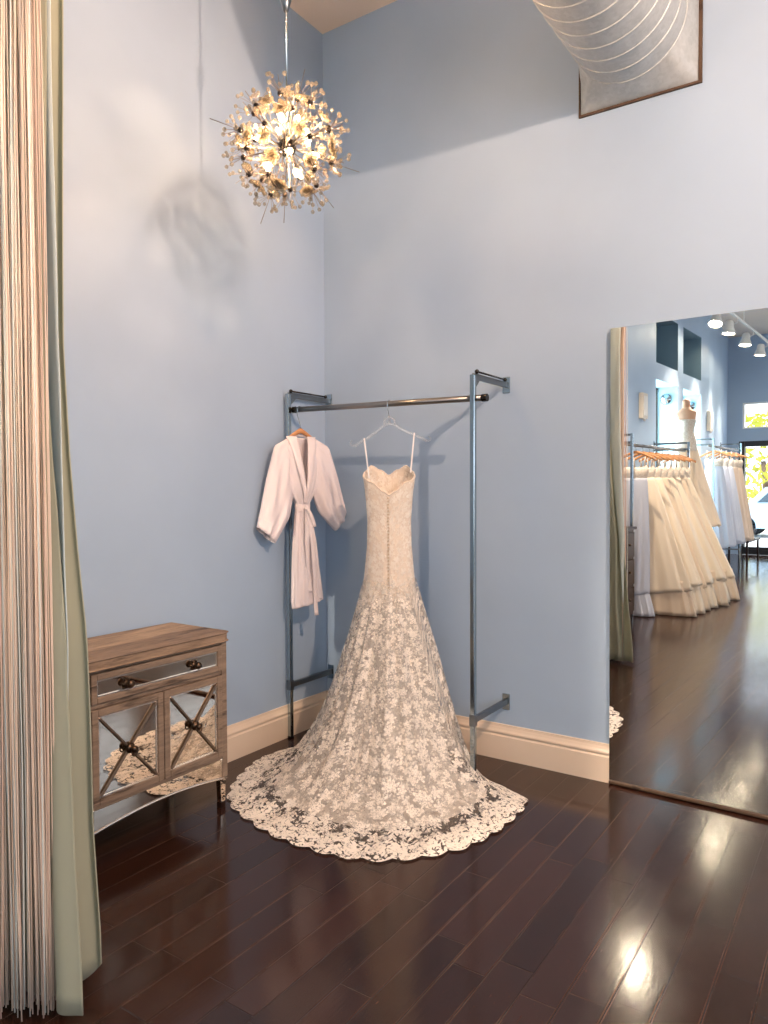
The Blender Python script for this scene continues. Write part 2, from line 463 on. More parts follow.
# left wall with two upper niches and two lower window alcoves; past them it turns slightly outwards
ya = [-6.94, -8.02, -8.30, -9.38]
YB = -9.9; XB = -.43
ZA, ZN0, ZN1 = 2.985, 3.21, 3.925
mb = MB(); XW = -.34
mb.box((XW, ya[0], -.12), (0, 0, 5.2)); mb.box((XW, ya[2], -.12), (0, ya[1], 5.2)); mb.box((XW, YB, -.12), (0, ya[3], 5.2))
for a, b in ((ya[1], ya[0]), (ya[3], ya[2])):
    mb.box((XW, a, -.12), (0, b, .5)); mb.box((XW, a, ZA), (0, b, ZN0)); mb.box((XW, a, ZN1), (0, b, 5.2))
mb.prism([(0, YB), (XB, YM - .2), (XB - .3, YM - .2), (-.3, YB)], 'z', -.12, 5.2)
struct('wall_left', mb, M['wall'])
k = 0
for a, b in ((ya[1], ya[0]), (ya[3], ya[2])):
    # linings: niche shade and alcove daylight are put into their colours
    mb = MB(); e = .006
    mb.box((XW + .02, a, ZN0), (-.001, a + e, ZN1)); mb.box((XW + .02, b - e, ZN0), (-.001, b, ZN1)); mb.box((XW + .02, a, ZN0), (-.001, b, ZN0 + e)); mb.box((XW + .02, a, ZN1 - e), (-.001, b, ZN1))
    mb.box((XW, a, ZN0), (XW + .02, b, ZN1))
    struct('trim_%d' % (k + 1), mb, M['niche_shade'])
    mb = MB()
    mb.box((XW, a, .5), (-.001, a + e, ZA)); mb.box((XW, b - e, .5), (-.001, b, ZA)); mb.box((XW, a, .5), (-.001, b, .5 + e)); mb.box((XW, a, ZA - e), (-.001, b, ZA))
    struct('trim_%d' % (k + 2), mb, M['alcove'])
    w = struct('window_%d' % (4 + k // 2), MB().box((XW + .015, a + .05, .55), (XW + .025, b - .05, ZA - .06)), M['glass'])
    m2 = MB(); frame_rect_x(m2, a + e, b - e, .5 + e, ZA - e, XW + .005, .045, .035); m2.build('window_frame', M['blackmetal'], w)
    k += 2
# black edging strip at the back of the first niche
struct('trim_5', MB().box((XW + .02, ya[0] - .06, ZN0 + .006), (XW + .05, ya[0] - .006, ZN1 - .006)), M['blackmetal'])
# far wall with transom window and glazed door
mb = MB()
zt = hz(YM); XD = -.19
mb.box((XB - .3, YM - .2, -.12), (XD, YM, zt + .3)); mb.box((XD, YM - .2, 2.37), (3.2, YM, 2.63)); mb.box((XD, YM - .2, 3.17), (3.2, YM, zt + .3)); mb.box((3.2, YM - .2, -.12), (3.5, YM, zt + .3))
mb.box((3.5, YM - .2, 3.17), (XM, YM, zt + .3)); mb.box((3.5, YM - .2, 0), (XM, YM, .3)); mb.box((XD, YM - .2, 2.63), (-.12, YM, 3.17))
struct('wall_far', mb, M['wall'])
def frame_rect(mb, x0, x1, z0, z1, y, w, d):
    mb.box((x0, y - d, z0), (x0 + w, y, z1)); mb.box((x1 - w, y - d, z0), (x1, y, z1))
    mb.box((x0 + w, y - d, z1 - w), (x1 - w, y, z1)); mb.box((x0 + w, y - d, z0), (x1 - w, y, z0 + w))
    return mb
w = struct('window_1', MB().box((-.11, YM - .13, 2.64), (3.19, YM - .115, 3.16)), M['glass'])
frame_rect(MB(), -.12, 3.2, 2.63, 3.17, YM - .04, .03, .12).build('window_frame', M['white'], w)
d = struct('door_1', MB().box((-.08, YM - .13, .16), (1.16, YM - .115, 2.26)), M['glass'])
mb = frame_rect(MB(), XD, 1.26, .0, 2.37, YM - .02, .11, .16); mb.box((XD + .11, YM - .18, .11), (1.15, YM - .02, .16))
mb.build('door_frame', M['blackmetal'], d, bevel=.006)
MB().tube([(1.08, YM - .02, .9), (1.08, YM + .05, .93), (1.08, YM + .05, 1.35), (1.08, YM - .02, 1.38)], .014).build('door_handle', M['steel'], d, smooth=True)
w = struct('window_2', MB().box((1.30, YM - .13, .08), (3.16, YM - .115, 2.29)), M['glass'])
frame_rect(MB(), 1.26, 3.2, 0, 2.37, YM - .02, .09, .14).build('window_frame', M['blackmetal'], w)
w = struct('window_3', MB().box((3.55, YM - .13, .38), (XM - .05, YM - .115, 3.09)), M['glass'])
frame_rect(MB(), 3.5, XM, .3, 3.17, YM - .02, .09, .14).build('window_frame', M['blackmetal'], w)

# baseboards: moulded profile
def bb_profile(d=.022, h=.196):
    return [(0, 0), (d, 0), (d, h * .66), (d * .72, h * .70), (d * .72, h * .73), (d * 1.05, h * .76), (d * 1.05, h * .80), (d * .75, h * .86), (d * .5, h * .93), (d * .42, h), (0, h)]
struct('baseboard_right', MB().prism([(-a, b) for a, b in bb_profile()], 'x', 0, 1.86), M['base'])
struct('baseboard_left', MB().prism(bb_profile(), 'y', 0, YB), M['base'])

# ------------------------------------------------------------------ wall mirror
mr = thing('wall_mirror', 'large frameless mirror standing against the pale blue right wall', 'mirror', (1.862, -.026, .02))
m_gl = MB().box((1.862, -.026, .02), (3.70, -.008, 2.307)).build('mirror_glass', M['mirror'], mr)
MB().box((1.860, -.008, .02), (3.70, -.003, 2.305)).build('backing', M['blackmetal'], mr)
MB().box((1.862, -.038, .006), (3.70, -.004, .0195)).build('bottom_channel', M['frame'], mr, bevel=.003)
mr.rotation_euler = (.005, 0, -.025)                                # leans and stands a little askew

# ------------------------------------------------------------------ duct
du = thing('vent_duct', 'round galvanised spiral duct coming out of the right wall near the ceiling', 'duct', (1.977, 0, 3.7))
cx, cz, rr = 1.977, 3.70, .262
x0, x1, z0, z1 = 1.692, 2.262, 3.415, 3.985
mb = MB()
n = 48; vs = []; fs = []
def sq(k):
    a = 2 * PI * k / n; c_, s_ = math.cos(a), math.sin(a); m_ = max(abs(c_), abs(s_))
    return cx + c_ / m_ * .285, cz + s_ / m_ * .285
for k in range(n):
    px, pz = sq(k); vs.append((px, -.001, pz))
for k in range(n):
    a = 2 * PI * k / n; vs.append((cx + math.cos(a) * rr, -.16, cz + math.sin(a) * rr))
fs = [[k, (k + 1) % n, n + (k + 1) % n, n + k] for k in range(n)]
mb.add(vs, fs)
mb.build('square_to_round_collar', M['galv'], du, smooth=True)
mb = MB(); pts = []; rads = []
RB, YE = .33, 1.0                                                   # bend radius and where the bend starts
s_ = .15; Ltot = (YE - .15) + RB * PI / 2 + (hz(0) - cz - RB)
def dpath(q):
    if q < YE: return (cx, -q, cz)
    a = (q - YE) / RB
    if a < PI / 2: return (cx, -YE - RB * math.sin(a), cz + RB * (1 - math.cos(a)))
    return (cx, -YE - RB, cz + RB + (q - YE - RB * PI / 2))
q = .15; end = YE + RB * PI / 2 + (hz(-1.3) - cz - RB)
while q < end - .05:
    for dq, dr2 in ((0, 0), (.003, .004), (.008, .004), (.011, 0), (.06, 0)):
        pts.append(dpath(q + dq)); rads.append(rr + dr2)
    q += .112
pts.append(dpath(end)); rads.append(rr)
mb.tube(pts, rads, 72, cap=False)
mb.build('round_pipe', M['galv'], du)
mb = MB(); mb.box((x0 - .006, -.014, z0 - .010), (x1 + .014, -.001, z0 + .001)); mb.box((x1 - .001, -.014, z0 + .001), (x1 + .014, -.001, z1 + .01)); mb.box((x0 - .006, -.014, z1 - .001), (x1 - .001, -.001, z1 + .01)); mb.box((x0 - .006, -.014, z0 + .001), (x0 + .001, -.001, z1 - .001))
mb.build('wall_flange', M['frame'], du)

# ------------------------------------------------------------------ garment rack on the right wall
def rack_square_post(mb, x, y, top, w=.026):
    mb.box((x - w / 2, y - w / 2, 0.012), (x + w / 2, y + w / 2, top))
gr = thing('garment_rack', 'tall chrome garment rack fixed to the wall in the blue corner', 'garment rack', (.66, -.4, 0))
PX = (.040, 1.280); PY = -.40
for x in PX:
    mb = MB(); rack_square_post(mb, x, PY, 2.085); p = mb.build('post', M['chrome'], gr, bevel=.003)
    MB().lathe([(.019, 0), (.019, .010), (.015, .013)], (x, PY, 0), 16).build('foot', M['dkmetal'], p)
for x, top in ((PX[0], True), (PX[0], False), (PX[1], True), (PX[1], False)):
    z = 2.078 if top else .325
    mb = MB(); mb.bar((x, PY, z), (x, -.004, z), .012 if top else .02, .032)
    a = mb.build('wall_arm', M['steel'], gr, bevel=.002)
    MB().box((x - .022, -.008, z - .045), (x + .022, -.0005, z + .045)).build('wall_plate', M['chrome'], a, bevel=.003)
    if top:
        mb = MB(); mb.tube([(x + (.022), PY, z + .02), (x + .022, -.07, z + .02)], .0055, 8); mb.sphere((x + .022, -.07, z + .02), .011)
        mb.sphere((x + .022, PY, z + .02), .012)
        mb.build('brace_rod', M['dkmetal'], a, smooth=True)
        mb = MB(); mb.add([(x - .003, PY + .01, z - .07), (x - .003, PY + .01, z - .01), (x - .003, PY + .075, z - .01), (x + .003, PY + .01, z - .07), (x + .003, PY + .01, z - .01), (x + .003, PY + .075, z - .01)],
                          [(0, 1, 2), (5, 4, 3), (0, 3, 4, 1), (1, 4, 5, 2), (2, 5, 3, 0)])
        mb.build('gusset', M['steel'], a)
    else:
        mb = MB(); mb.box((x - .016, PY - .016, z - .03), (x + .016, PY + .016, z + .03)); mb.build('clamp', M['steel'], a, bevel=.002)
BY = -.372
rl = MB().tube([(.03, BY, 1.990), (1.335, BY, 1.968)], .0165, 18).build('hanging_rail', M['rail'], gr, smooth=True)
MB().lathe([(.0195, 0), (.0195, .028)], (1.318, BY, 1.968), 18, (1, 0, 0)).build('end_cap', M['dkmetal'], rl)
MB().lathe([(.0195, 0), (.0195, .02)], (.055, BY, 1.9896), 18, (1, 0, 0)).build('collar', M['dkmetal'], rl)
def rail_z(x): return 1.990 + (x - .03) * (1.968 - 1.990) / 1.305

# ------------------------------------------------------------------ wedding dress
D = Vector((.78, -.42, 0))
def DL(a, b, z): return D + R2 * a + C2 * b + Vector((0, 0, z))
wd = thing('wedding_dress', 'strapless ivory lace wedding dress with long train, hung on the rail', 'wedding dress', (D.x, D.y, 0))
def ring_r(th, wa, wb):
    return 1 / math.sqrt((math.sin(th) / wa) ** 2 + (math.cos(th) / wb) ** 2)
def top_z(th):
    a = abs((th + PI) % (2 * PI) - PI) * 180 / PI
    return sinterp([(0, 1.475), (18, 1.492), (60, 1.545), (88, 1.574), (104, 1.60), (125, 1.634), (150, 1.612), (180, 1.582)], a)
def body_w(z):
    return interp([(.86, .150), (.98, .140), (1.06, .132), (1.2, .119), (1.34, .116), (1.5, .128), (1.57, .138), (1.64, .132)], z)
def body_d(z):
    return interp([(.86, .108), (.98, .10), (1.06, .095), (1.2, .088), (1.34, .075), (1.5, .085), (1.57, .09), (1.64, .088)], z)
def bod(u, v):
    th = u * 2 * PI; zt_ = top_z(th); z = lerp(.86, zt_, v)
    r = ring_r(th, body_w(z), body_d(z))
    # bust cups on the far (front) side
    a = abs((th + PI) % (2 * PI) - PI) * 180 / PI
    r += .022 * math.exp(-((a - 132) / 24) ** 2) * math.exp(-((z - 1.54) / .07) ** 2)
    r += .0025 * math.sin(th * 9 + z * 4) * max(0, 1 - (z - .96) / .3)
    return DL(math.sin(th) * r, math.cos(th) * r, z)
mb = MB(); mb.grid(bod, 96, 40, True, lambda u, v: (u * .72, v * .62))
bo = mb.build('bodice', M['bodice'], wd, smooth=True, solid=.006)
mb = MB()                                                           # scalloped top edge, a lace cord
pts = [DL(*(lambda th: (math.sin(th) * (ring_r(th, body_w(top_z(th)), body_d(top_z(th))) + .001 + .022 * math.exp(-((abs((th + PI) % (2 * PI) - PI) * 180 / PI - 132) / 24) ** 2) * math.exp(-((top_z(th) - 1.54) / .07) ** 2)),
                               math.cos(th) * (ring_r(th, body_w(top_z(th)), body_d(top_z(th))) + .001 + .022 * math.exp(-((abs((th + PI) % (2 * PI) - PI) * 180 / PI - 132) / 24) ** 2) * math.exp(-((top_z(th) - 1.54) / .07) ** 2)),
                               top_z(th) + .003 * abs(math.sin(th * 24))))(2 * PI * k / 192)) for k in range(193)]
mb.tube(pts, .0055, 6); mb.build('lace_edge', M['bodice'], bo, smooth=True)
nb = 28
for k in range(nb):
    z = lerp(1.462, .985, k / (nb - 1)); r = body_d(z) + .005
    MB().sphere(DL(-.006, r, z), .0052, 8, 5).build('button', M['button'], bo, smooth=True)

HEM = [(-180, .34), (-160, .34), (-140, .40), (-125, .52), (-111.5, .629), (-104, .677), (-97, .724), (-82, .785), (-69, .861), (-60, .914), (-50, .941), (-42, .952), (-32.6, .985), (-22.4, 1.017), (-11.6, 1.057),
       (-2.7, 1.07), (6, 1.051), (17.6, 1.01), (26, .956), (37, .892), (48.7, .843), (53.8, .815), (58, .70), (63, .57), (70, .50), (84, .435), (110, .40), (140, .36), (180, .34)]
random.seed(3)
FP = [random.uniform(0, 6.28) for _ in range(6)]
def fold(th):
    return (.45 * math.sin(7 * th + FP[0]) + .40 * math.sin(13 * th + FP[1] + .6 * math.sin(3 * th)) + .30 * math.sin(22 * th + FP[2]))
def skirt(scale, z_top, inset, scal, lift):
    def fn(u, v):
        th = -PI + u * 2 * PI; deg = math.degrees(th)
        r2 = interp(HEM, deg) * scale
        if scal: r2 *= 1 + .024 * abs(math.sin(th * 25 + .8 * math.sin(th * 3))) - .012
        r0 = ring_r(th, .137 - inset, .099 - inset)
        t = v ** .85
        r = lerp(r0, r2, t)
        p = min(3.1, max(1.0, 1 + (interp(HEM, deg) - .43) / .33 * 1.9))
        k = (1 - t)
        z = z_top * k ** p
        hang = min(1, max(0, (z_top - z) / .45)) * min(1, z / .12)          # folds where the cloth hangs free
        r = r + fold(th) * .030 * hang * (.6 + r)
        lying = max(0, 1 - z / .10)
        b = t * t * lying
        wr = .5 + .5 * math.sin(17 * th + 5 * math.sin(2.3 * th) + t * 3)
        zz = z + lift + b * (1 - t ** 6) * (.028 * wr + .012 * math.sin(31 * th + 9 * t))
        rip = .010 * math.sin(t * 34 + 3 * math.sin(4 * th)) * b * (1 - t)
        return DL(math.sin(th) * r, math.cos(th) * r, max(.004, zz + rip))
    return fn
lin = skirt(.74, 1.00, .010, False, .004)
mb = MB(); mb.grid(lin, 220, 60, True); mb.build('lining_skirt', M['lining'], wd, smooth=True)
NU, NV = 432, 110
lac = skirt(1.0, 1.06, .004, True, .008)
KAP = .4
prof_r = [lac(.5, v / NV) - D for v in range(NV + 1)]; rho = [0.0]
for p, q in zip(prof_r, prof_r[1:]):
    rm = max(.12, .5 * (Vector((p.x, p.y)).length + Vector((q.x, q.y)).length)); rho.append(rho[-1] + KAP * (q - p).length / rm)
rho = [1.05 / KAP * math.exp(q - rho[-1]) for q in rho]
def lac_uv(u, v):
    th = -PI + u * 2 * PI; s_ = rho[int(round(v * NV))]
    return (s_ * math.sin(th * KAP), s_ * math.cos(th * KAP))
mb = MB(); mb.grid(lac, NU, NV, True, lac_uv)
hem = []
for j in range(NV + 1):
    for i in range(NU):
        a = mb.v[j * NU + i]; b = mb.v[NV * NU + i]; hem.append((a - b).length)
mb.attr['hem'] = hem
mb.attr['drop'] = [(mb.v[j * NU + i] - mb.v[i]).length for j in range(NV + 1) for i in range(NU)]
mb.build('lace_overlay', M['lace'], wd, smooth=True)
# hanger loops, from the bodice sides up to the hanger
for s, ex, ez in ((-1, -.122, 1.785), (1, .138, 1.815)):
    a = DL(s * .122, -.05, 1.60); b = DL(ex + (-.012 if s < 0 else .0), -.0, ez)
    if s < 0: a = DL(-.108, .0, 1.57)
    else: a = DL(.118, .0, 1.60)
    mb = MB(); mb.bar(a, b, .007, .0025, C2); mb.bar(a + C2 * -.03, b + C2 * -.006, .007, .0025, C2)
    mb.build('hanger_loop', M['ribbon'], wd)

# clear hanger on the rail
hg = thing('clear_hanger', 'clear acrylic clothes hanger holding the lace wedding dress', 'hanger', (.752, BY, 1.9))
hc = Vector((.752, BY, 0)); 
def HL(a, b, z): return hc + R2 * a + C2 * b + Vector((0, 0, z))
rz = rail_z(.752)
mb = MB(); rh = .0205
hk = [HL(0, 0, 1.905), HL(0, 0, 1.935)]
RY = Vector((0, 1, 0))
hookpts = [Vector((.752, BY, 1.90)), Vector((.752, BY - .012, 1.935)), Vector((.752, BY - .0205, 1.955))]
for k in range(0, 11):
    a = PI + .2 - (PI + .5) * k / 10
    hookpts.append(Vector((.752, BY + .0195 * math.cos(a), rz + .0195 * math.sin(a))))
mb.tube(hookpts, .0022, 8); mb.build('hook', M['chrome'], hg, smooth=True)
mb = MB()
armp = [(-.205, 1.752), (-.185, 1.752), (-.15, 1.775), (-.10, 1.805), (-.06, 1.832), (-.03, 1.858), (0, 1.868), (.03, 1.862), (.06, 1.842), (.10, 1.822), (.15, 1.802), (.19, 1.785), (.215, 1.775)]
mb.tube([HL(a, -.03 * (abs(a) / .2) ** 2 + 0.0, z) for a, z in armp], [.006] + [.0085] * 11 + [.006], 10)
mb.tube([HL(-.03, 0, 1.858), HL(-.026, 0, 1.89), HL(0, 0, 1.908), HL(.026, 0, 1.89), HL(.03, 0, 1.862)], .006, 8)
mb.tube([HL(0, 0, 1.868), HL(0, 0, 1.908)], .007, 8)
for s, a0, z0_ in ((-1, -.205, 1.752), (1, .215, 1.775)):
    mb.tube([HL(a0 + s * .012 * math.sin(k * PI / 5) , -.03, z0_ + .012 - .012 * math.cos(k * PI / 5) ) for k in range(6)], .0045, 8)
mb.build('shoulder_bar', M['clear'], hg, smooth=True)

# ------------------------------------------------------------------ satin robe on a wooden hanger
UR = Vector((.35, .937, 0)); NR = Vector((.937, -.35, 0)); RC = Vector((.150, -.405, 0))
def px2(a_px, z_py): return ((a_px - 300.5) / 138.0, 1.418 + (505 - z_py) / 169.0)
def RL(a, n_, z): return RC + UR * a + NR * n_ + Vector((0, 0, z))
rb = thing('satin_robe', 'short blush satin kimono robe with tied belt hanging beside the dress', 'robe', (RC.x, RC.y, 0))
TW = [(.79, .098), (.85, .104), (1.0, .092), (1.2, .074), (1.33, .055), (1.40, .042), (1.43, .043), (1.46, .062), (1.52, .095), (1.6, .128), (1.70, .158), (1.745, .166), (1.775, .145), (1.80, .10), (1.815, .062)]
TC = [(.79, .03), (1.0, .022), (1.2, .012), (1.4, 0), (1.815, -.012)]
TD = [(.79, .038), (1.0, .034), (1.33, .028), (1.41, .026), (1.5, .048), (1.6, .05), (1.72, .034), (1.775, .026), (1.815, .018)]
def vee(z): return max(0, (z - 1.47) / .345 * .062)
def tor(u, v):
    z = lerp(.825, 1.815, v); th = u * 2 * PI
    if v < .02: z += .02 * math.sin(th)
    w_ = interp(TW, z); d_ = interp(TD, z); c_ = interp(TC, z)
    f = (math.sin(th * 8 + z * 3) * .006 + math.sin(th * 15 - z * 9) * .003) * (1.2 if z < 1.4 else .8)
    if z > 1.43:
        f += .006 * math.sin((abs(math.sin(th)) * w_ * 38 + (1.7 - z) * 22))
    return RL(c_ + math.sin(th) * (w_ + f * .4), math.cos(th) * (d_ + f), z)
def keep(u, v):
    z = lerp(.825, 1.815, v); th = u * 2 * PI
    a = math.sin(th) * interp(TW, z)
    return not (math.cos(th) > 0 and z > 1.5 and abs(a) < vee(z) * .8)
mb = MB(); mb.grid(tor, 80, 90, True, None, keep); mb.build('robe_body', M['satin'], rb, smooth=True, solid=.002)
def path(pts, t):
    n_ = len(pts) - 1; k = min(n_ - 1, int(t * n_)); f = t * n_ - k
    return (lerp(pts[k][0], pts[k + 1][0], f), lerp(pts[k][1], pts[k + 1][1], f))
SL_O = [px2(287, 439), px2(275.5, 446.5), px2(268, 480), px2(264, 503), px2(259.5, 526)]
SL_I = [px2(294, 452), px2(293, 470), px2(292, 492), px2(288, 517), px2(274.5, 542)]
SR_O = [px2(312, 438), px2(325, 446.5), px2(334, 478), px2(338, 496), px2(341.5, 513)]
SR_I = [px2(305, 452), px2(307, 470), px2(309, 492), px2(316, 513), px2(331, 532)]
for O_, I_, sg in ((SL_O, SL_I, -1), (SR_O, SR_I, 1)):
    def slv(u, v, O_=O_, I_=I_, sg=sg):
        o_ = path(O_, v); i_ = path(I_, v); th = u * 2 * PI
        m_ = .5 + .5 * math.cos(th); a_ = lerp(i_[0], o_[0], m_); z_ = lerp(i_[1], o_[1], m_)
        dpt = interp([(0, .012), (.25, .030), (.6, .036), (1, .040)], v) * (abs(math.sin(th)) ** .8) * (1 if math.sin(th) > 0 else -1)
        dpt += (.010 * math.sin(m_ * 13 + v * 7) + .006 * math.sin(m_ * 23 - v * 4)) * abs(math.sin(th)) * min(1, v * 2)
        return RL(a_, dpt + .004, z_)
    mb = MB(); mb.grid(slv, 44, 30, True); o = mb.build('sleeve', M['satin'], rb, smooth=True, solid=.002)
    mb = MB(); mb.grid(lambda u, v: slv(u, .885 + v * .012, O_, I_, sg) , 44, 2, True)
    cen = sum(mb.v, Vector()) / len(mb.v)
    mb.v = [cen + (q - cen) * 1.03 for q in mb.v]
    mb.build('cuff_seam', M['satin2'], o, smooth=True)
# collar: two lapels meeting at the waist and the band behind the neck
for s in (-1, 1):
    def lap(u, v, s=s):
        z = lerp(1.43, 1.822, v); a0 = s * (vee(z) * .62 - .004) + interp(TC, z) ; a1 = s * (vee(z) * 1.0 + lerp(.012, .034, v)) + interp(TC, z)
        a_ = lerp(a0, a1, u)
        w_ = interp(TW, z); d_ = interp(TD, z)
        q = max(0, 1 - ((a_ - interp(TC, z)) / w_) ** 2)
        return RL(a_, d_ * math.sqrt(q) + .009 + .004 * math.sin(u * PI), z)
    mb = MB(); mb.grid(lap, 8, 40); mb.build('lapel', M['satin2'], rb, smooth=True, solid=.005)
mb = MB(); mb.tube([RL(-.075, -.0, 1.816), RL(-.055, -.016, 1.828), RL(-.012, -.024, 1.832), RL(.03, -.016, 1.828), RL(.05, 0, 1.816)], .010, 8)
mb.build('neck_band', M['satin2'], rb, smooth=True)
mb = MB()
mb.grid(lambda u, v: RL(math.sin(u * 2 * PI) * (.047 + .003 * math.sin(v * PI)), math.cos(u * 2 * PI) * (.033 + .003 * math.sin(v * PI)), lerp(1.385, 1.43, v) + .006 * math.sin(u * 12)), 40, 6, True)
mb.sphere(RL(.006, .042, 1.402), .017, 12, 8)
bl = mb.build('belt', M['satin2'], rb, smooth=True)
def ribbon(pts, w0, n_off, name, par):
    def fn(u, v):
        p = path(pts, v); tw = .15 * math.sin(v * 7)
        return RL(p[0] + (u - .5) * w0 * math.cos(tw), n_off + .010 * math.sin(v * 6) + (u - .5) * w0 * .5 * math.sin(tw * 3), p[1])
    m_ = MB(); m_.grid(fn, 4, 30); return m_.build(name, M['satin2'], par, smooth=True, solid=.003)
ribbon([px2(300, 508), px2(303, 515), px2(306.5, 526), px2(304, 527), px2(301, 518), px2(300, 508)], .022, .062, 'belt_loop', bl)
ribbon([px2(301, 508), px2(305, 545), px2(308, 580), px2(309, 616)], .026, .055, 'belt_tail', bl)
ribbon([px2(301, 508), px2(300, 540), px2(302, 565), px2(304, 592)], .028, .050, 'belt_tail', bl)
wh = thing('wooden_hanger', 'light wooden clothes hanger inside the blush satin robe', 'hanger', (.105, BY, 1.9))
mb = MB(); hpts = []
rz = rail_z(.105)
hbase = RL(-.005, .0, 1.868)
hpts = [hbase, Vector((lerp(hbase.x, .105, .5), lerp(hbase.y, BY - .02, .6), 1.91)), Vector((.105, BY - .0195, 1.95))]
for k in range(0, 10):
    a = PI + .3 - (PI + .5) * k / 9
    hpts.append(Vector((.105, BY + .0195 * math.cos(a), rz + .0195 * math.sin(a))))
mb.tube(hpts, .0022, 8); mb.build('hook', M['chrome'], wh, smooth=True)
mb = MB()
def hbar(u, v):
    th = u * 2 * PI; s = v * 2 - 1; z = 1.862 - .092 * abs(s) ** 1.25 - .005; w_ = .016 - .006 * abs(s)
    return RL(s * .135 - .008, math.cos(th) * .008, z + math.sin(th) * w_)
mb.grid(hbar, 14, 30, True); mb.build('shoulder_bar', M['hangwood'], wh, smooth=True)

# ------------------------------------------------------------------ mirrored cabinet
CX, CY0, CY1 = .44, -2.055, -1.30
cb = thing('mirrored_cabinet', 'weathered wood cabinet with mirrored doors standing against the left wall', 'cabinet', ((CX + .03) / 2, (CY0 + CY1) / 2, 0))
mb = MB(); mb.box((.025, CY0, .235), (CX - .02, CY1, .795))
mb.build('carcass', M['cabwood'], cb, bevel=.004)
mb = MB()
for y in (CY0, CY1 - .032):
    mb.box((CX - .05, y, .15), (CX, y + .032, .797))
mb.box((CX - .03, CY0 + .032, .640), (CX - .004, CY1 - .032, .658)); mb.box((CX - .03, CY0 + .032, .782), (CX - .004, CY1 - .032, .797)); mb.box((CX - .03, CY0 + .032, .236), (CX - .004, CY1 - .032, .250))
mb.build('face_frame', M['cabwood'], cb, bevel=.003)
# top with rounded front corners
poly = [(.022, CY0 - .02)]
def arc(cx_, cy_, r_, a0, a1): return [(cx_ + r_ * math.cos(lerp(a0, a1, k / 8)), cy_ + r_ * math.sin(lerp(a0, a1, k / 8))) for k in range(9)]
poly += arc(CX - .038, CY0 + .03, .05, -PI / 2, 0) + arc(CX - .038, CY1 - .03, .05, 0, PI / 2) + [(.022, CY1 + .02)]
MB().prism(poly, 'z', .797, .836).build('top', M['cabtop'], cb, bevel=.008, seg=3)
def mirror_panel(nm, y0, y1, z0, z1, fw, parent_label=None):
    mb = MB(); X0, X1 = CX - .014, CX + .006
    mb.box((X0, y0, z0), (X1, y0 + fw, z1)); mb.box((X0, y1 - fw, z0), (X1, y1, z1)); mb.box((X0, y0 + fw, z0), (X1, y1 - fw, z0 + fw)); mb.box((X0, y0 + fw, z1 - fw), (X1, y1 - fw, z1))
    fr = mb.build(nm, M['cabwood'], cb, bevel=.004)
    MB().box((X0, y0 + fw, z0 + fw), (CX - .004, y1 - fw, z1 - fw)).build('mirror_panel', M['antique'], fr)
    mb = MB(); b = .006
    frame_rect_x(mb, y0 + fw, y1 - fw, z0 + fw, z1 - fw, CX - .004, b, .004)
    mb.build('bevelled_edge', M['bevelglass'], fr)
    return fr
dr = mirror_panel('drawer', CY0 + .034, CY1 - .034, .660, .780, .026)
def knob(y, z, par, s=1.0):
    mb = MB(); ax = (1, 0, 0)
    mb.lathe([(.017 * s, 0), (.019 * s, .003), (.012 * s, .007), (.006 * s, .012), (.006 * s, .020), (.015 * s, .026), (.017 * s, .032), (.012 * s, .040), (.0001, .042)], (CX - .003, y, z), 18, ax)
    for k in range(6):
        a = k * PI / 3
        mb.sphere((CX + .001, y + .019 * s * math.cos(a), z + .019 * s * math.sin(a)), .006 * s, 8, 5)
    mb.build('knob', M['bronze'], par, smooth=True)
knob(-1.855, .714, dr); knob(-1.497, .718, dr)
ym = -1.672
for y0, y1, kn in ((CY0 + .034, ym - .002, (-1.852, .425)), (ym + .002, CY1 - .034, (-1.498, .425))):
    do = mirror_panel('door', y0, y1, .252, .638, .03)
    fw = .036; c_ = ((y0 + y1) / 2, .445)
    mb = MB()
    for p, q in (((y0 + fw, .252 + fw), (y1 - fw, .638 - fw)), ((y0 + fw, .638 - fw), (y1 - fw, .252 + fw))):
        mb.bar((CX + .003, p[0], p[1]), (CX + .003, q[0], q[1]), .009, .010, (1, 0, 0))
    mb.build('lattice', M['lattice'], do, bevel=.002)
    mb = MB(); mb.lathe([(.020, 0), (.022, .004), (.013, .009), (.006, .013), (.006, .02), (.014, .026), (.015, .033), (.0001, .038)], (CX + .006, c_[0], c_[1]), 18, (1, 0, 0))
    mb.tube([(CX + .036, c_[0] + .013 * math.sin(2 * PI * k / 16), c_[1] - .013 + .013 * math.cos(2 * PI * k / 16)) for k in range(17)], .003, 6)
    mb.build('knob', M['bronze'], do, smooth=True)
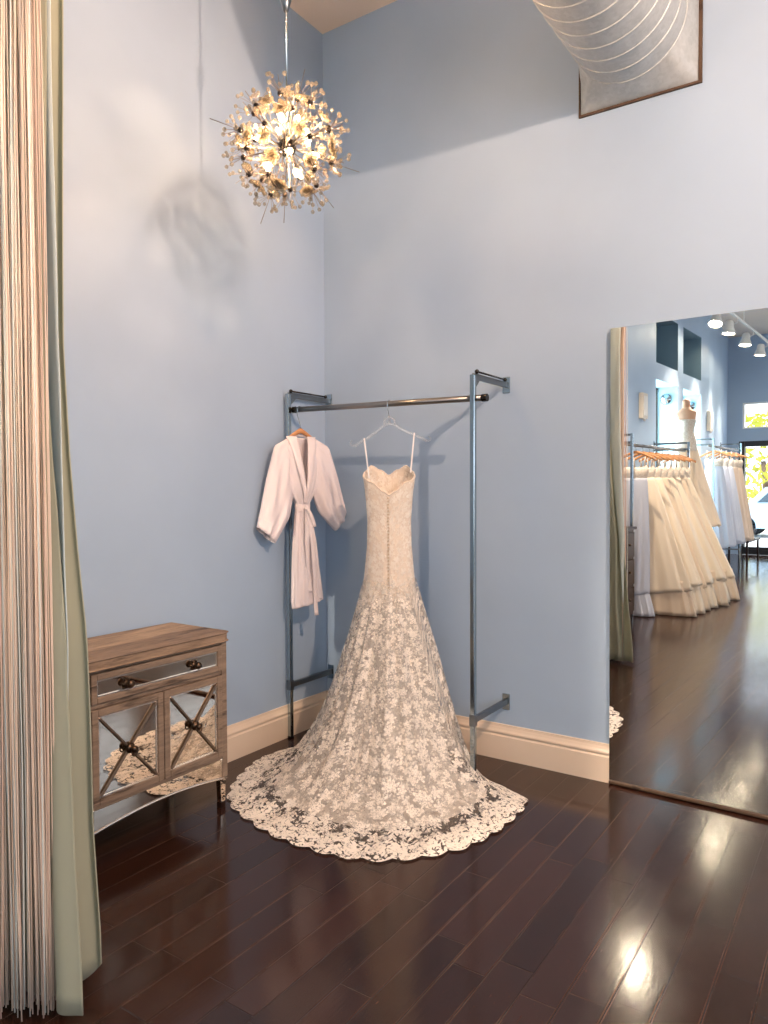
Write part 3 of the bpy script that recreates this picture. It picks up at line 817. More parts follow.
# arched apron
mb = MB(); n = 24; ya0, ya1 = CY0 + .05, CY1 - .05
top_ = [(lerp(CY0 + .005, CY1 - .005, k / n), .236) for k in range(n + 1)]
def arch(y):
    t = (y - CY0) / (CY1 - CY0); return .142 + .032 * math.sin(PI * t)
bot = [(y, arch(y)) for y, _ in reversed(top_)]
mb.prism(top_ + bot, 'x', CX - .016, CX - .004)
ap = mb.build('apron', M['antique'], cb)
mb = MB(); mb.tube([(CX - .004, y, arch(y)) for y, _ in top_], .006, 8); mb.build('edge_bead', M['bevelglass'], ap, smooth=True)
for x in (.03, CX - .042):
    for y in (CY0 + .004, CY1 - .044):
        mb = MB(); x_, y_ = x, y
        mb.add([(x + .006, y + .006, .03), (x + .034, y + .006, .03), (x + .034, y + .034, .03), (x + .006, y + .034, .03), (x, y, .24), (x + .04, y, .24), (x + .04, y + .04, .24), (x, y + .04, .24)],
               [(3, 2, 1, 0), (4, 5, 6, 7), (0, 1, 5, 4), (1, 2, 6, 5), (2, 3, 7, 6), (3, 0, 4, 7)])
        lg = mb.build('leg', M['antique'], cb, bevel=.003)
        MB().box((x + .006, y + .006, 0), (x + .034, y + .034, .03)).build('foot', M['darkwood'], lg)

# ------------------------------------------------------------------ chandelier
CH = Vector((.844, -1.30, 2.99))
ch = thing('crystal_chandelier', 'round sputnik chandelier of crystal flowers hanging by the left wall', 'chandelier', CH)
zc = hz(CH.y)
MB().lathe([(.0001, 0), (.06, 0), (.06, -.012), (.045, -.03), (.012, -.06), (.0001, -.06)], (CH.x, CH.y, zc), 24).build('canopy', M['chrome'], ch, smooth=True)
MB().tube([(CH.x, CH.y, CH.z), (CH.x, CH.y, zc - .05)], .0055, 10).build('rod', M['chrome'], ch, smooth=True)
MB().lathe([(.006, 0), (.011, .004), (.024, .05), (.024, .085), (.006, .10)], (CH.x, CH.y, 3.565), 20).build('rod_coupling', M['steel'], ch, smooth=True)
MB().sphere(CH, .040, 20, 12).build('hub', M['dkmetal'], ch, smooth=True)
def fib(n_, off=.5):
    out = []
    for i in range(n_):
        z = 1 - 2 * (i + off) / n_; r = math.sqrt(max(0, 1 - z * z)); a = i * PI * (3 - math.sqrt(5)) + .4
        out.append(Vector((r * math.cos(a), r * math.sin(a), z)))
    return out
protos = []; arm_beads = []
for v in range(3):
    random.seed(20 + v)
    mb = MB(); mb.tube([(0, 0, .03), (0, 0, .205)], .0028, 6)
    bd = []
    nb_ = 10
    for k in range(nb_):
        a = 2 * PI * k / nb_ + random.uniform(-.2, .2); el = random.uniform(.15, 1.25); L = random.uniform(.05, .088)
        d_ = Vector((math.cos(a) * math.cos(el), math.sin(a) * math.cos(el), math.sin(el)))
        e_ = Vector((0, 0, .205)) + d_ * L
        mb.tube([(0, 0, .205), e_], .0011, 5); bd.append((e_, random.uniform(.0072, .0098)))
    mb.tube([(0, 0, .205), (0, 0, .335 if v == 0 else .275)], .0016, 5)
    for k in range(3):                                             # small extra wires nearer the hub
        a = random.uniform(0, 6.28); d_ = Vector((math.cos(a) * .6, math.sin(a) * .6, .8)); L = random.uniform(.05, .09)
        mb.tube([Vector((0, 0, .10)), Vector((0, 0, .10)) + d_ * L], .001, 5); bd.append((Vector((0, 0, .10)) + d_ * L, .007))
    arm = mb.build('spray', M['rail'], ch, loc=(0, 0, 0))
    # meshes above were built at local coordinates
    for vv in arm.data.vertices: vv.co = vv.co + CH
    def loc_build(m_, nm, mat, smooth=True):
        o_ = m_.build(nm, mat, None, smooth=smooth); o_.parent = arm; return o_
    arm_beads.append(bd)
    loc_build(MB().sphere((0, 0, .205), .0125, 12, 8), 'ball_joint', M['dkmetal'])
    fl = MB()
    nfl = 1
    for q in range(nfl):
        a0 = random.uniform(0, 6.28); base = Vector((math.cos(a0) * .045, math.sin(a0) * .045, .195 + .02 * q))
        ax = Vector((math.cos(a0) * .5, math.sin(a0) * .5, 1)).normalized(); Q = ax.to_track_quat('Z', 'Y').to_matrix()
        for k in range(6):
            a = k * PI / 3
            pc = base + Q @ Vector((math.cos(a) * .017, math.sin(a) * .017, .004))
            S_ = Q @ Matrix.Rotation(a, 3, 'Z') @ Matrix.Rotation(-.5, 3, 'Y') @ Matrix.Diagonal((1.45, 1.0, .45))
            fl.sphere(pc, .015, 10, 6, 1.0, S_)
        fl.sphere(base + Q @ Vector((0, 0, .008)), .010, 10, 6)
        fl.tube([base, Vector((0, 0, .16))], .001, 5)
    loc_build(fl, 'crystal_flower', M['flower'])
    protos.append(arm)
dirs = fib(32); beads = []
random.seed(5)
for i, d_ in enumerate(dirs):
    if i < 3: o = protos[i]
    else: o = copy_tree(protos[i % 3], ch)
    o.rotation_mode = 'QUATERNION'
    from mathutils import Quaternion
    o.rotation_quaternion = d_.to_track_quat('Z', 'Y') @ Quaternion((0, 0, 1), random.uniform(0, 6.28))
    for e_, r_b in arm_beads[i % 3]:
        beads.append(((Vector((3.0, -3.74, 1.5)) - (CH + o.rotation_quaternion @ e_)).length, o, e_, r_b))
beads.sort(key=lambda q: q[0])
bead_me = None; rest = MB()
for n_, (_, o, e_, r_b) in enumerate(beads):
    if n_ < 100:
        if bead_me is None:
            b_ = MB().sphere((0, 0, 0), .0088, 10, 7).build('crystal_bead', M['crystal'], None, smooth=True); bead_me = b_.data
        else: b_ = new_obj('crystal_bead', bead_me)
        b_.parent = o; b_.location = e_; b_.scale = (r_b / .0088,) * 3
    else:
        rest.sphere(CH + o.rotation_quaternion @ e_, r_b, 8, 6)
o = rest.build('crystal_beads', M['crystal'], ch, smooth=True); o['kind'] = 'stuff'
bdirs = [q for q in fib(14, .5)]
bulb_pts = []
for q in bdirs:
    p = CH + q * .125
    Q = q.to_track_quat('Z', 'Y').to_matrix()
    b_ = MB().sphere(p, .0135, 12, 8, 1.5, Q).build('bulb', M['bulb'], ch, smooth=True)
    MB().tube([CH + q * .03, CH + q * .112], .0045, 8).build('socket', M['rail'], b_, smooth=True)
    bulb_pts.append(p)

# ------------------------------------------------------------------ curtain, string fringe, rod
cu = thing('sage_curtain', 'floor length sage green curtain gathered beside the string fringe', 'curtain', (.8, -2.46, 0))
rod_z = 3.42
EDGE = [(0, 1.185), (.15, 1.18), (.47, 1.15), (.78, 1.145), (1.07, 1.135), (1.3, 1.105), (1.6, 1.075), (1.95, 1.055), (2.9, 1.07), (3.5, 1.07)]
def cur(u, v):
    z = lerp(rod_z - .02, .035 + .05 * 0, v)
    x = .30 + u * (interp(EDGE, z) - .30)
    am = (.030 + .012 * v) * min(1, max(0, .86 - u) * 8)
    s = math.sin(u * 2 * PI * 5.5 + .6); k_ = max(0, (u - .80) / .20)
    yy = -2.50 + am * s + .004 * math.sin(v * 9 + u * 20) + k_ * (.055 + .05 * max(0, v - .6)) - .012 * math.sin(k_ * PI * 2)
    z += .05 * k_ * k_ * v ** 6; x -= k_ * (.085 + .05 * max(0, v - .6))
    x += (.016 * math.cos(u * 2 * PI * 5.5 + .6) + .006 * math.sin(v * 13) * u) * min(1, (1 - u) * 4)
    return (x, yy, z)
mb = MB(); mb.grid(cur, 150, 60); mb.build('front_panel', M['sage'], cu, smooth=True, solid=.004)
def cur2(u, v):
    z = lerp(rod_z - .03, .02, v); e = interp(EDGE, z) - .035 - .025 * max(0, 1 - abs(z - .95) / .5)
    x = .84 + u * (e - .84); yy = -2.545 + .018 * math.sin(u * 2 * PI * 2 + 1.0) + .006 * math.sin(v * 11)
    return (x, yy, z)
mb = MB(); mb.grid(cur2, 60, 60); mb.build('overlap_panel', M['sage'], cu, smooth=True, solid=.004)
def cur3(u, v):
    z = lerp(3.2, .52, v); e = interp(EDGE, z) - .012 - .012 * math.sin(v * 9) - .02 * v ** 3
    return (e - .05 + (u - .5) * .10 * (1 - v ** 3) + .01 * v ** 3, -2.518 + .004 * math.sin(u * 5 + v * 7), z)
mb = MB(); mb.grid(cur3, 6, 50); mb.build('pale_lining', M['sagelight'], cu, smooth=True, solid=.003)
for k in range(7):
    x = .36 + k * .11
    MB().tube([(x + .0, -2.50 + .026 * math.cos(2 * PI * j / 16), rod_z + .026 * math.sin(2 * PI * j / 16)) for j in range(17)], .0028, 6).build('curtain_ring', M['dkmetal'], cu, smooth=True)
fr_rod = thing('curtain_rod', 'dark metal curtain rod fixed to the left wall above the curtain', 'curtain rod', (.75, -2.5, rod_z))
MB().tube([(.004, -2.5, rod_z), (1.5, -2.5, rod_z)], .014, 14).build('rod', M['dkmetal'], fr_rod, smooth=True)
MB().lathe([(.04, 0), (.04, .008), (.018, .014)], (.001, -2.5, rod_z), 18, (1, 0, 0)).build('wall_flange', M['dkmetal'], fr_rod)
MB().tube([(1.45, -2.5, rod_z), (1.45, -2.5, hz(-2.5))], .006, 8).build('ceiling_stay', M['dkmetal'], fr_rod)
MB().sphere((1.515, -2.5, rod_z), .026, 14, 10).build('finial', M['dkmetal'], fr_rod, smooth=True)
# string fringe: a tape with cords
sf = thing('string_curtain', 'cream string curtain of long hanging cords at the left edge', 'string curtain', (.95, -2.62, 0))
A_ = Vector((.68, -2.80, 0)); B_ = Vector((1.068, -2.575, 0)); dv = (B_ - A_).normalized(); nv = Vector((dv.y, -dv.x, 0))
MB().bar(A_ + Vector((0, 0, 3.41)), B_ + Vector((0, 0, 3.41)), .008, .03).build('heading_tape', M['string'], sf)
MB().tube([A_ + Vector((0, 0, 3.40)), A_ + Vector((0, 0, hz(-2.7)))], .004, 6).build('ceiling_stay', M['dkmetal'], sf)
MB().tube([B_ + Vector((0, 0, 3.40)), B_ + Vector((0, 0, hz(-2.5)))], .004, 6).build('ceiling_stay', M['dkmetal'], sf)
random.seed(11)
for k in range(98):
    t = (k + random.uniform(.1, .9)) / 98
    L = (B_ - A_).length
    off = random.uniform(-.030, .030); ph = random.uniform(0, 6.28)
    base = A_ + dv * (t * L)
    sp = .016 * random.uniform(-1, 1)
    pts = []
    for j in range(15):
        v = j / 14; z = lerp(3.40, random.uniform(.008, .05) if j == 14 else .03, v)
        pts.append(base + nv * (off * min(1, v * 4)) + dv * (.003 * math.sin(v * 9 + ph) + sp * max(0, v - .8) * 3) + Vector((0, 0, z)))
    r = random.uniform(.0013, .0023)
    mat = random.choice([M['string']] * 6 + [M['stringp']] * 3 + [M['stringd']] * 3)
    MB().tube(pts, r, 5).build('cord', mat, sf, smooth=True)
random.seed(12)
mb = MB()
for k in range(190):                                                # the many cords behind the ones in front
    t = random.random(); base = A_ + dv * (t * L); off = random.uniform(-.01, .04); ph = random.uniform(0, 6.28)
    pts = [base - nv * off * min(1, j / 10 * 4) + dv * (.003 * math.sin(j * .9 + ph)) + Vector((0, 0, lerp(3.40, random.uniform(.01, .05), j / 10))) for j in range(11)]
    mb.tube(pts, random.uniform(.0013, .002), 4)
o = mb.build('cord_mass', M['string'], sf, smooth=True); o['kind'] = 'stuff'

# ------------------------------------------------------------------ seen in the mirror: gown rack
def shop_rack(name, label, x, ya_, yb_, z, d_arm):
    t = thing(name, label, 'garment rack', (x, (ya_ + yb_) / 2, 0))
    for y in (ya_, yb_):
        MB().box((x - .014, y - .014, 0), (x + .014, y + .014, z + .10)).build('post', M['chrome'], t, bevel=.002)
        for zz in (z + .085, z - .0):
            a = MB().bar((.002, y, zz), (x, y, zz), .014, .026).build('wall_arm', M['steel'], t)
            MB().box((.0005, y - .025, zz - .04), (.008, y + .025, zz + .04)).build('wall_plate', M['chrome'], a)
        MB().box((.0005, y - .013, .3), (x, y + .013, .325)).build('wall_arm', M['steel'], t)
    MB().tube([(x - .06, ya_ + .04, z - .02), (x - .06, yb_ - .04, z - .02)], .0165, 14).build('hanging_rail', M['rail'], t, smooth=True)
    return t
shop_rack('gown_rack', 'chrome wall rack full of ivory ball gowns in the shop', .46, -4.56, -6.86, 1.98, .6)
def shop_hanger(x, y, z):
    t = thing('wooden_hanger', '', 'hanger', (x, y, z), 'wooden hangers on the shop gown racks')
    pts = [(x, y, z - .075), (x, y, z - .03), (x - .0195, y, z - .008)] + [(x + .0195 * math.cos(PI - (PI + .2) * k / 8), y, z + .0195 * math.sin(PI - (PI + .2) * k / 8)) for k in range(9)]
    MB().tube(pts, .0022, 6).build('hook', M['chrome'], t, smooth=True)
    def hb(u, v):
        th = u * 2 * PI; s = v * 2 - 1
        return (x + s * .21, y + math.cos(th) * .011, z - .075 - .085 * abs(s) ** 1.3 + math.sin(th) * .017)
    mb = MB(); mb.grid(hb, 10, 20, True); mb.build('shoulder_bar', M['hangwood'], t, smooth=True)
    return t
def gown(x, y, zt_, hemz, cxb, hw, hd, mat, seed, ruffle=True, mat2=None):
    random.seed(seed); P = [random.uniform(0, 6.28) for _ in range(4)]
    t = thing('bridal_gown', '', 'bridal gown', (x, y, 0))
    def bd(u, v):
        th = u * 2 * PI; z = lerp(zt_ - .20, zt_, v)
        w_ = interp([(0, .115), (.5, .135), (.8, .145), (1, .12)], v); d_ = interp([(0, .05), (.6, .07), (1, .04)], v)
        zz = z - (.06 * (1 - abs(math.sin(th))) if v > .9 else 0)
        return (x + math.sin(th) * w_, y + math.cos(th) * d_ * .8, zz)
    mb = MB(); mb.grid(bd, 40, 14, True, lambda u, v: (u * .7, v * .3)); b_ = mb.build('bodice', M['bodice'], t, smooth=True, solid=.004)
    for s in (-1, 1):
        MB().tube([(x + s * .10, y + .02, zt_ - .02), (x + s * .105, y, zt_ + .12), (x + s * .10, y - .02, zt_ - .02)], .006, 6).build('strap', M['bodice'], b_, smooth=True)
    def sk(u, v):
        th = u * 2 * PI; z = lerp(zt_ - .13, hemz, v); e = v ** .85
        w_ = lerp(.125, hw, e); d_ = lerp(.045, hd, e ** .7); c_ = lerp(x, cxb, v ** 1.1)
        f = (math.sin(9 * th + P[0]) * .6 + math.sin(15 * th + P[1]) * .4) * min(1, v * 1.6)
        w2, d2 = w_ * (1 + .06 * f), d_ * (1 + .12 * f)
        return (c_ + math.sin(th) * w2, y + math.cos(th) * d2, z + .05 * math.sin(th) * v ** 3 + .012 * f * v)
    mb = MB(); mb.grid(sk, 96, 30, True); mb.build('skirt', mat, t, smooth=True, solid=.003)
    if ruffle:
        def rf(u, v):
            th = u * 2 * PI; f = math.sin(14 * th + P[2]) + .5 * math.sin(31 * th + P[3])
            w_ = hw * .90 * (1 + .06 * v * f * .6) + .05 * v; d_ = hd * .84 * (1 + .10 * v * f * .6)
            z = lerp(hemz + .16, .008, v) + (.03 * (1 + f * .5) * (1 - v) * v)
            return (cxb + .04 * v + math.sin(th) * w_, y + math.cos(th) * d_, max(.006, z))
        mb = MB(); mb.grid(rf, 140, 10, True); mb.build('underskirt', mat2 or mat, t, smooth=True, solid=.003)
    return t
ordn = ['nearest the curtain', 'second from the curtain', 'third from the curtain', 'fourth from the curtain', 'fifth from the curtain', 'sixth from the curtain', 'seventh from the curtain', 'farthest from the curtain']
gx = .40
for i in range(8):
    y = -4.88 - i * .252
    t = shop_hanger(gx, y, 1.96)
    t['label'] = 'curved wooden hanger %s on the ivory gown rack' % ordn[i]
    zt_ = 1.73
    mat = M['tulle'] if i == 0 else (M['gown'] if i % 3 else M['gown2'])
    cxb = .49 + .024 * i + (.02 if i % 2 else 0)
    g = gown(gx, y, zt_, .22 + .03 * (i % 3), cxb if i else .30, .40 + .025 * (i % 3) - (.15 if i == 0 else 0), .115, mat, 40 + i, True, M['tulle'] if i == 0 else (M['gown2'] if i % 2 else M['gown']))
    g['label'] = '%s %s on the ivory gown rack' % ('white tulle bridal gown' if i == 0 else ('ivory satin ball gown' if i % 3 else 'warm ivory organza gown'), ordn[i])
    g['group'] = 'ball gowns on the shop rack'
# second rack with tulle gowns farther on
shop_rack('gown_rack', 'chrome wall rack of white tulle gowns near the shop door', .34, -8.75, -10.75, 2.12, .5)
names2 = ['nearest the arched gown display', 'second in the row', 'third in the row', 'fourth in the row', 'nearest the glass door']
for i in range(5):
    y = -8.98 - i * .36
    t = shop_hanger(.30, y, 2.10); t['label'] = 'wooden hanger %s on the white tulle gown rack' % names2[i]
    g = gown(.30, y, 1.92, .46 + .05 * (i % 2), .34, .28, .165, M['tulle'] if i < 3 else M['tullec'], 70 + i, False)
    g['label'] = '%s tulle gown hanging %s by the shop door' % ('white' if i < 3 else 'cream', names2[i]); g['group'] = 'tulle gowns by the shop door'
# dark bench beneath
bn = thing('dark_bench', 'low dark wooden bench past the white tulle gowns', 'bench', (.2, -11.75, 0))
MB().box((.02, -12.3, .40), (.40, -11.2, .44)).build('seat', M['darkwood'], bn, bevel=.005)
for x in (.04, .345):
    for y in (-12.26, -11.25):
        MB().box((x, y, 0), (x + .035, y + .035, .40)).build('leg', M['darkwood'], bn)
# dark cabinet beside the gown rack
dc = thing('dark_chest', 'tall dark wood chest between curtain and gown rack', 'chest', (.28, -4.3, 0))
MB().box((.03, -4.51, .08), (.50, -4.05, 1.02)).build('body', M['darkwood'], dc, bevel=.006)
MB().box((.03, -4.53, 1.02), (.53, -4.03, 1.05)).build('top', M['darkwood'], dc, bevel=.006)
for z in (.12, .42, .72):
    f = MB().box((.50, -4.49, z), (.515, -4.07, z + .27)).build('drawer', M['darkwood'], dc, bevel=.004)
    MB().sphere((.53, -4.30, z + .14), .016, 10, 8).build('knob', M['bronze'], f, smooth=True)
MB().box((.05, -4.49, 0), (.48, -4.07, .08)).build('plinth', M['darkwood'], dc)

# gown on a dress form, standing on a pedestal in front of the alcoves
pe = thing('display_pedestal', 'white round pedestal under the gown on the dress form', 'pedestal', (.31, -7.3, 0))
MB().lathe([(.30, 0), (.30, .08), (.26, .10), (.26, .84), (.30, .86), (.30, .90), (.0001, .90)], (.31, -7.3, 0), 32).build('column', M['white'], pe, bevel=.004)
df = thing('dress_form', 'blush dress form with neck cap standing on the white pedestal', 'dress form', (.31, -7.3, .9))
fx, fy, fz = .31, -7.3, .95
def form(u, v):
    th = u * 2 * PI; z = lerp(0, .62, v)
    w_ = sinterp([(0, .17), (.12, .165), (.28, .12), (.46, .165), (.55, .18), (.585, .10), (.62, .055)], z); d_ = sinterp([(0, .13), (.28, .09), (.44, .135), (.55, .085), (.62, .05)], z)
    return (fx + math.sin(th) * w_ * .8 + math.cos(th) * d_ * .3, fy + math.cos(th) * d_, fz + 1.02 + z)
mb = MB(); mb.grid(form, 32, 26, True); mb.build('torso', M['form'], df, smooth=True)
MB().lathe([(.055, 0), (.052, .09), (.046, .11), (.02, .125), (.0001, .128)], (fx, fy, fz + 1.63), 20).build('neck_cap', M['form'], df, smooth=True)
MB().tube([(fx, fy, .92), (fx, fy, fz + 1.03)], .02, 12).build('pole', M['steel'], df, smooth=True)
MB().lathe([(.16, .9), (.16, .915), (.03, .93), (.0001, .93)], (fx, fy, 0), 24).build('base', M['steel'], df)
dg = tag(thing('bridal_gown', '', '', (fx, fy, .9)), 'ivory strappy gown with long skirt worn by the dress form', 'bridal gown')
def g1(u, v):
    th = u * 2 * PI; z = lerp(0.0, .44, v)
    w_ = sinterp([(0, .18), (.12, .172), (.28, .127), (.46, .172)], z) + .006; d_ = sinterp([(0, .14), (.28, .097), (.44, .142)], z) + .006
    zz = z - .10 * max(0, math.cos(th + 2.4)) * v
    return (fx + math.sin(th) * w_ * .8 + math.cos(th) * d_ * .3, fy + math.cos(th) * d_, fz + 1.02 + zz)
mb = MB(); mb.grid(g1, 40, 20, True, lambda u, v: (u * .9, v * .45)); mb.build('bodice', M['bodice'], dg, smooth=True, solid=.004)
for s in (-1, 1):
    MB().tube([(fx + s * .095, fy + .12, fz + 1.45), (fx + s * .10, fy + .04, fz + 1.56), (fx + s * .09, fy - .07, fz + 1.50), (fx + s * .05, fy - .115, fz + 1.36)], .005, 6).build('strap', M['bodice'], dg, smooth=True)
def g2(u, v):
    th = u * 2 * PI; z = lerp(fz + 1.06, .92, v); w_ = lerp(.155, .36, v ** 1.1); d_ = lerp(.145, .36, v ** 1.1)
    f = (math.sin(11 * th) * .6 + .4 * math.sin(19 * th + 1)) * v
    return (fx + .10 * v + math.sin(th) * w_ * (1 + .06 * f), fy + math.cos(th) * d_ * (1 + .06 * f), z + .02 * f)
mb = MB(); mb.grid(g2, 110, 36, True); mb.build('skirt', M['gown2'], dg, smooth=True, solid=.003)

# round wall lights on the far cheek of each alcove, cream wall boxes
for k, (x, y, z, lab) in enumerate(((-.17, ya[1], 2.80, 'round silver wall light in the alcove nearer the curtain'), (-.17, ya[3], 2.80, 'round silver wall light in the alcove nearer the door'))):
    t = thing('wall_light', lab, 'wall light', (x, y, z), 'round wall lights in the alcoves')
    MB().lathe([(.04, .008), (.04, .02), (.085, .03), (.075, .05), (.04, .07), (.0001, .075)], (x, y, z), 28, (0, 1, 0)).build('dome', M['chrome'], t, smooth=True)
    MB().lathe([(.05, .0065), (.05, .010)], (x, y, z), 20, (0, 1, 0)).build('back_plate', M['steel'], t)
for y, z, lab in ((-6.3, 2.54, 'slim cream wall box between the curtain and the first alcove'), (-9.84, 2.56, 'slim cream wall box past the second alcove')):
    t = thing('wall_box', lab, 'wall box', (.02, y, z), 'slim cream boxes on the shop wall')
    MB().box((.0005, y - .10, z - .16), (.06, y + .10, z + .18)).build('case', M['creambox'], t, bevel=.008)
    MB().box((.06, y - .065, z - .12), (.066, y + .065, z + .14)).build('grille', M['white'], t, bevel=.002)
    MB().sphere((.045, y, z - .175), .02, 10, 8).build('button_lamp', M['white'], t, smooth=True)

# track lighting
TX, TZ = .60, 4.12
tr = thing('lighting_track', 'white ceiling lighting track running along the gown racks', 'lighting track', (TX, -8.2, TZ))
MB().bar((TX, -3.9, TZ), (TX, -12.4, TZ), .035, .03).build('rail', M['white'], tr)
for y in (-4.5, -7.0, -9.6, -12.2):
    MB().tube([(TX, y, TZ), (TX, y, hz(y))], .006, 8).build('drop_stem', M['white'], tr)
heads = [(-4.75, Vector((.95, -.4, .4)), 'nearest the dressing corner'), (-4.25, Vector((.5, -5.9, .9)), 'turned back to the ivory gowns'), (-8.25, Vector((.4, -7.3, 1.9)), 'aimed at the dress form'),
         (-9.1, Vector((.3, -8.9, 1.2)), 'before the white tulle gowns'), (-10.35, Vector((.3, -10.0, 1.2)), 'above the white tulle gowns'), (-11.65, Vector((.2, -11.6, 1.0)), 'nearest the glass door')]
SPOTS = []
for y, tgt, lab in heads:
    p = Vector((TX - .12, y, TZ - .17)); dr_ = (tgt - p).normalized()
    t = thing('track_spot_light', 'white track spotlight %s' % lab, 'track light', p, 'spotlights on the ceiling track')
    MB().tube([(TX, y, TZ - .01), (TX, y, TZ - .08), p - dr_ * .05], .008, 8).build('bracket', M['white'], t, smooth=True)
    MB().lathe([(.04, -.14), (.06, -.12), (.07, -.03), (.105, .055), (.105, .075), (.098, .075), (.09, .055)], p, 28, dr_).build('can', M['white'], t, smooth=True)
    MB().lathe([(.0001, .050), (.092, .050), (.092, .056), (.0001, .060)], p, 24, dr_).build('lens', M['lens'], t)
    SPOTS.append((p + dr_ * .09, dr_, y))

# ------------------------------------------------------------------ outside the shop door
tag(MB().box((-14, -40, -.16), (16, YM - .2, -.04)).build('pavement', M['pave'], None), 'pale concrete pavement outside the shop door', 'pavement')['kind'] = 'structure'
random.seed(9)
for k, (x, y, h) in enumerate(((-1.5, -23.5, 4.3), (2.6, -25, 5.0))):
    t = thing('tree', ('yellow green tree seen through the glass door' if k == 0 else 'yellow green tree behind the shop window frame'), 'tree', (x, y, -.04))
    MB().tube([(x, y, -.04), (x + .1, y, 1.2), (x, y, 2.2)], [.14, .11, .08], 10).build('trunk', M['bark'], t, smooth=True)
    mb = MB()
    for q in range(900):
        d_ = Vector((random.gauss(0, 1), random.gauss(0, 1), random.gauss(0, .8))).normalized() * random.uniform(.5, 1) ** .5
        c_ = Vector((x, y, h * .52)) + Vector((d_.x * 1.9, d_.y * 1.9, d_.z * 1.7)); s = random.uniform(.10, .2)
        e1 = Vector((random.gauss(0, 1), random.gauss(0, 1), random.gauss(0, 1))).normalized(); e2 = e1.orthogonal().normalized()
        mb.add([c_ - e1 * s, c_ + e2 * s * .6, c_ + e1 * s, c_ - e2 * s * .6], [(0, 1, 2, 3)])
    mb.build('foliage', M['foliage'], t)
car = thing('parked_car', 'silver blue car parked outside the glass door', 'car', (-.1, -19.5, -.04))
prof = [(-1.3, .28), (-1.35, .6), (-1.2, .82), (-.6, .9), (-.2, 1.32), (1.0, 1.36), (1.55, .95), (2.4, .88), (2.5, .55), (2.45, .28)]
MB().prism([(x - .4, z) for x, z in prof], 'y', -20.3, -18.75).build('body', M['carpaint'], car, bevel=.05, seg=3)
MB().prism([(x - .4, z) for x, z in [(-.42, .95), (-.12, 1.25), (.95, 1.28), (1.35, .97)]], 'y', -20.32, -18.73).build('side_window', M['carglass'], car)
for x in (-1.15, 1.3):
    for y in (-20.2, -18.85):
        MB().lathe([(.05, -.1), (.3, -.1), (.32, -.06), (.32, .06), (.3, .1), (.05, .1)], (x, y, .28), 24, (0, 1, 0)).build('wheel', M['tyre'], car)

# ------------------------------------------------------------------ lights
def lamp(name, kind, loc, energy, col, **k):
    l = bpy.data.lights.new(name, kind); l.energy = energy; l.color = col
    for a, b in k.items(): setattr(l, a, b)
    o = new_obj(name, l, loc); return o
def aim(o, d_): o.rotation_euler = Vector(d_).to_track_quat('-Z', 'Y').to_euler()
WARM = (1, .80, .58)
for i in (1, 3, 5, 7, 10):
    lamp('bulb_glow', 'POINT', CH + (bulb_pts[i] - CH) * 1.12, 26, (1, .60, .34), shadow_soft_size=.012)
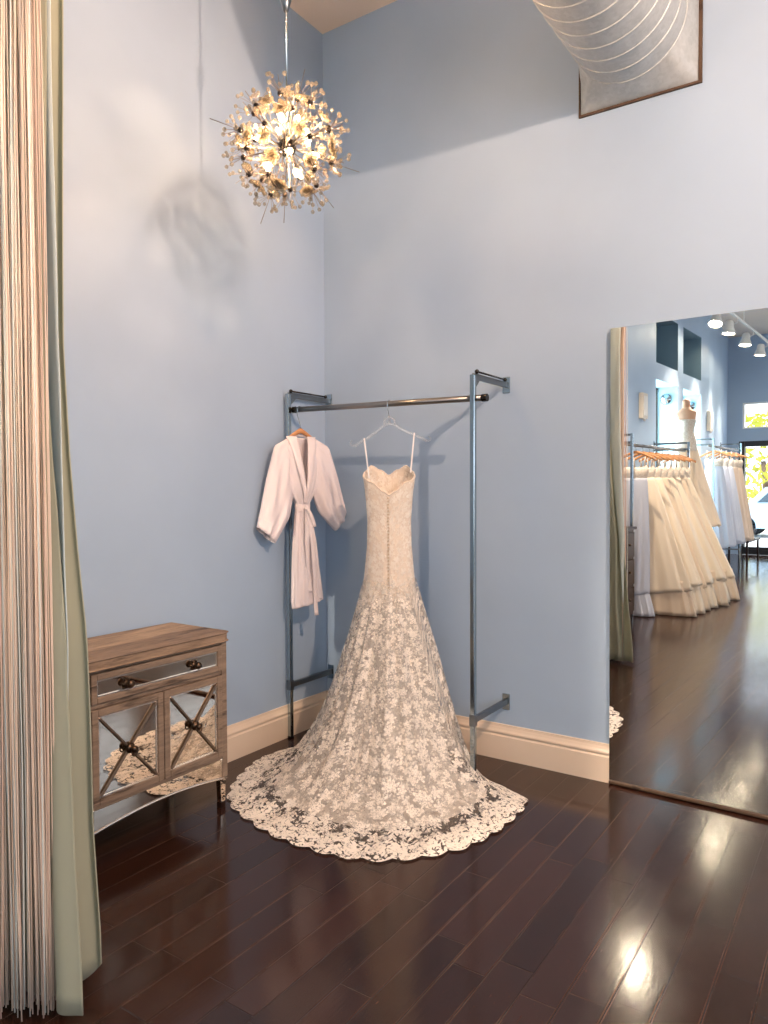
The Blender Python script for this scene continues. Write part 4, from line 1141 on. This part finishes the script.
# spotlight of the shop that lights the corner from the right
k = lamp('corner_spot', 'SPOT', (3.75, -2.25, 3.42), 385, (1, .67, .47), shadow_soft_size=.028, spot_size=2.6, spot_blend=.6)
aim(k, Vector((.3, -.5, 2.0)) - Vector((3.75, -2.25, 3.42)))
w_ = lamp('added_wall_wash', 'SPOT', (3.6, -2.5, 4.1), 120, (1, .46, .24), shadow_soft_size=.06, spot_size=.95, spot_blend=.9)  # unseen warm spot, added to brighten and tint the upper left wall
aim(w_, Vector((0, -1.35, 3.1)) - Vector((3.6, -2.5, 4.1)))
for p, d_, y in SPOTS:
    o = lamp('track_spot', 'SPOT', p, 560 if -5 < y < -4.5 else 420, (1, .80, .62), shadow_soft_size=.05, spot_size=.62 if -5 < y < -4.5 else 1.2, spot_blend=.8)
    aim(o, d_)
for a, b in ((ya[1], ya[0]), (ya[3], ya[2])):                          # daylight outside the alcove windows
    o = lamp('window_daylight', 'AREA', (-.75, (a + b) / 2, 1.75), 90, (.70, .90, 1), shape='RECTANGLE', size=2.4, size_y=1.2)
    o.rotation_euler = Matrix(((0, 0, -1), (0, 1, 0), (1, 0, 0))).to_euler()
s = lamp('sun', 'SUN', (0, -20, 20), 8.0, (1, .95, .86), angle=.01); aim(s, (.15, -.62, -.77))
# daylight through the open shop side and the front windows
wo = bpy.data.worlds.new('day'); sc.world = wo; wo.use_nodes = True
bg = wo.node_tree.nodes['Background']; bg.inputs[0].default_value = (.80, .88, 1.0, 1); bg.inputs[1].default_value = 3.8
for a, b in ((-.4, -3.3), (-3.7, -6.6), (-7.0, -9.9), (-10.3, -13.0)):
    po = lamp('shop_window_portal', 'AREA', (XM + .1, (a + b) / 2, 2.45), 1, (1, 1, 1), shape='RECTANGLE', size=1.7, size_y=a - b)
    po.data.cycles.is_portal = True
    po.rotation_euler = (Matrix(((0, 0, 1), (0, 1, 0), (-1, 0, 0)))).to_euler()

# ------------------------------------------------------------------ camera
cam = bpy.data.cameras.new('camera'); co = new_obj('camera', cam, (3.0035, -3.7368, 1.5))
yaw, pit, roll = .5976, -.0288, -.0042
fw = Vector((-math.sin(yaw) * math.cos(pit), math.cos(yaw) * math.cos(pit), math.sin(pit))); r_ = Vector((math.cos(yaw), math.sin(yaw), 0)); u_ = r_.cross(fw)
rr_ = r_ * math.cos(roll) + u_ * math.sin(roll); uu = -r_ * math.sin(roll) + u_ * math.cos(roll)
co.rotation_euler = Matrix((rr_, uu, -fw)).transposed().to_euler()
cam.sensor_fit = 'VERTICAL'; cam.sensor_height = 36; cam.lens = 734.47 * 36 / 1024; cam.clip_start = .05; cam.clip_end = 200
sc.camera = co
sc.view_settings.view_transform = 'Standard'; sc.view_settings.look = 'None'; sc.view_settings.exposure = 0.02; sc.view_settings.gamma = 1.0; sc.view_settings.use_curve_mapping = False
sc.cycles.use_denoising = True
sc.cycles.max_bounces = 10; sc.cycles.diffuse_bounces = 4; sc.cycles.glossy_bounces = 6; sc.cycles.transparent_max_bounces = 24
sc.cycles.sample_clamp_indirect = 30
sc.cycles.caustics_reflective = True
